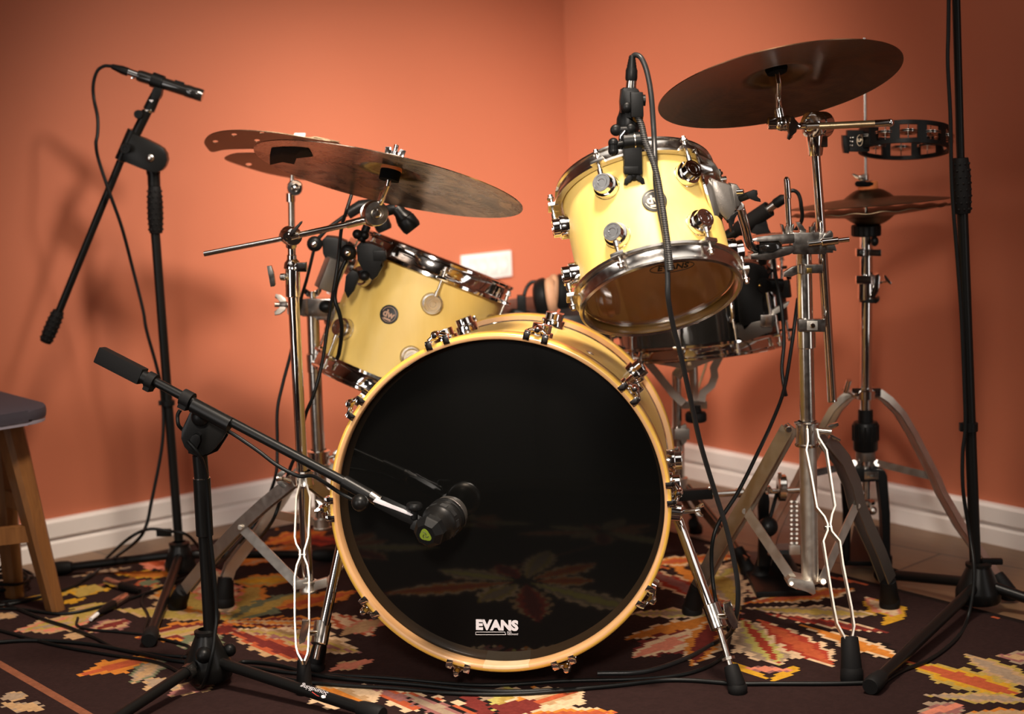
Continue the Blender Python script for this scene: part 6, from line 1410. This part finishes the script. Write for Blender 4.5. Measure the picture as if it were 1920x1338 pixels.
tag(gn, 'black ribbed gooseneck hanging in front of the rack tom beside its cable', 'gooseneck')
cable('black cable from the snare microphone passing behind the clamps to the bass drum spur', [(1474, 364, 3.335), (1486, 357, 3.33), (1497, 364, 3.33), (1502, 385, 3.33), (1500, 420, 3.34), (1455, 470, 3.36), (1452, 500, 3.37), (1460, 545, 3.36), (1466, 580, 3.35), (1470, 640, 3.34), (1466, 690, 3.33), (1471, 730, 3.32), (1474, 742, 3.32)], .0038)
cable('black cable curving down in front of the double stand left leg', [(1496, 560, 3.28), (1492, 590, 3.26), (1484, 650, 3.24), (1470, 730, 3.2), (1448, 790, 3.15), (1420, 850, 3.08), (1385, 920, 3.02), (1350, 975, 2.99), (1337, 1010, 2.98), (1334, 1050, 2.98), (1338, 1100, 2.97), (1346, 1140, 2.95), ('g', 1362, 1172, .02), ('g', 1368, 1196), ('g', 1350, 1235), ('g', 1290, 1262), ('g', 1200, 1272), ('g', 1060, 1276), ('g', 900, 1284), ('g', 720, 1270), ('g', 560, 1262), ('g', 470, 1250)], .0036)
cable('black cable along the rug before the bass drum, reaching the right stand foot', [('g', 1640, 1279), ('g', 1560, 1281), ('g', 1450, 1281), ('g', 1380, 1281), ('g', 1300, 1275), ('g', 1240, 1275), ('g', 1150, 1285), ('g', 1050, 1293), ('g', 940, 1296), ('g', 860, 1291), ('g', 780, 1283), ('g', 690, 1276), ('g', 600, 1266), ('g', 520, 1246), ('g', 460, 1240), ('g', 430, 1246), ('g', 330, 1238), ('g', 250, 1222), ('g', 160, 1206), ('g', 60, 1200), ('g', -20, 1205)], .0040)
cable('black cable down the right stand pole and out to its front foot', [(1779, -20, YR - .02), (1778, 60, YR - .02), (1777, 120, YR - .022), (1782, 220, YR - .022), (1784, 330, YR - .022), (1788, 400, YR - .022), (1796, 500, YR - .02), (1803, 600, YR - .018), (1808, 720, YR - .017), (1810, 800, YR - .017), (1805, 850, YR - .017), (1806, 920, YR - .02), (1818, 1000, YR - .02), (1826, 1060, YR - .055), (1824, 1110, YR - .07), ('g', 1812, 1165), ('g', 1790, 1200), ('g', 1745, 1235), ('g', 1690, 1258), ('g', 1650, 1284)], .0036)
cable('thin black cable from the floor tom clamps dropping behind the crash stand', [(653, 478, 3.31), (640, 505, 3.30), (632, 530, 3.29), (628, 560, 3.27), (637, 590, 3.27), (641, 620, 3.28), (636, 660, 3.30), (632, 672, 3.31)], .0040)
cable('thin black cable falling diagonally from under the crash past the two stand tubes', [(660, 362, 3.36), (648, 400, 3.34), (640, 430, 3.32), (634, 490, 3.29), (626, 540, 3.28), (616, 600, 3.28), (604, 680, 3.27), (588, 740, 3.26), (572, 780, 3.27), (560, 840, 3.28), (545, 875, 3.29), (528, 930, 3.30), (505, 985, 3.31), ('g', 450, 1045), ('g', 415, 1050), ('g', 350, 1082), ('g', 280, 1110), ('g', 200, 1134), ('g', 120, 1150), ('g', 40, 1142), ('g', -20, 1140)], .0034)
cable('thin black cable left of the crash stand tube, hanging from the farther clamp', [(590, 462, 3.43), (576, 520, 3.44), (562, 570, 3.46), (548, 650, 3.46), (530, 720, 3.45), (520, 770, 3.44), (520, 840, 3.43), (516, 895, 3.42), (490, 960, 3.44), (455, 1010, 3.45), ('g', 400, 1062), ('g', 350, 1068)], .0034)
cable('short thin black lead on the rug with a white taped end near a metal plug', [('g', 146, 1158), ('g', 145, 1172), ('g', 170, 1180), ('g', 220, 1184), ('g', 300, 1192)], .0028)
cable('thin black lead looping round behind the front leg of the tall left stand', [('g', 270, 1113), ('g', 266, 1130), ('g', 278, 1155), ('g', 272, 1180), ('g', 282, 1192), ('g', 330, 1204), ('g', 356, 1214), ('g', 340, 1234)], .0030)
cable('black cable crossing the rug from the left edge into the bundle at the kick stand', [('g', -20, 1122), ('g', 30, 1140), ('g', 80, 1160), ('g', 130, 1176), ('g', 180, 1196), ('g', 220, 1215), ('g', 290, 1226), ('g', 360, 1232), ('g', 420, 1238), ('g', 480, 1258), ('g', 560, 1276), ('g', 640, 1284), ('g', 740, 1290), ('g', 860, 1300), ('g', 980, 1300), ('g', 1100, 1290), ('g', 1200, 1278)], .0036)
# metal plugs on the rug
def plug(label, p0, p1, wt=False):
    a = G(*p0, RUG + .0095); b = G(*p1, RUG + .0095); ax = (b - a).normalized(); L = (b - a).length
    t = thing('cable_plug', label, 'plug', a, 'cable plugs on the rug')
    MB().lathe(a, ax, [(0, 0), (.0090, 0), (.0095, .002), (.0095, L * .45), (.0088, L * .46), (0, L * .46)], 24).build('metal_shell', CHROME2, t)
    MB().lathe(a, ax, [(0, L * .45), (.0095, L * .46), (.0095, L * .62), (.0075, L * .8), (.0045, L), (0, L)], 24).build('boot', BLACK, t)
    if wt: MB().tube([b - ax * .004, b + ax * .028 + V((0, 0, -.003))], .0040, 12).build('white_sleeve', PLW, t)
    return t
plug('metal-shelled cable plug on the rug near the tall left stand', (200, 1089), (262, 1108))
plug('dark cable plug on the rug with a white sleeve', (236, 1118), (183, 1150), True)
mb = MB()
for k in range(5):
    a0 = k * .7; c = G(-6, 1092, RUG + .012 + .010 * (k % 3)); pts = [c + V((cos(2 * pi * i / 40 + a0) * (.052 + .006 * k), sin(2 * pi * i / 40 + a0) * (.052 - .003 * k), .0 + .006 * sin(4 * pi * i / 40 + k) + .008 * (k // 2))) for i in range(41)]
    mb.tube(pts, .0036, 8, cap=False)
co = mb.build('cable_coil', CABLE, loc=G(-6, 1092)); tag(co, 'coil of black cable on the rug at the left edge beside the stool', 'cable')
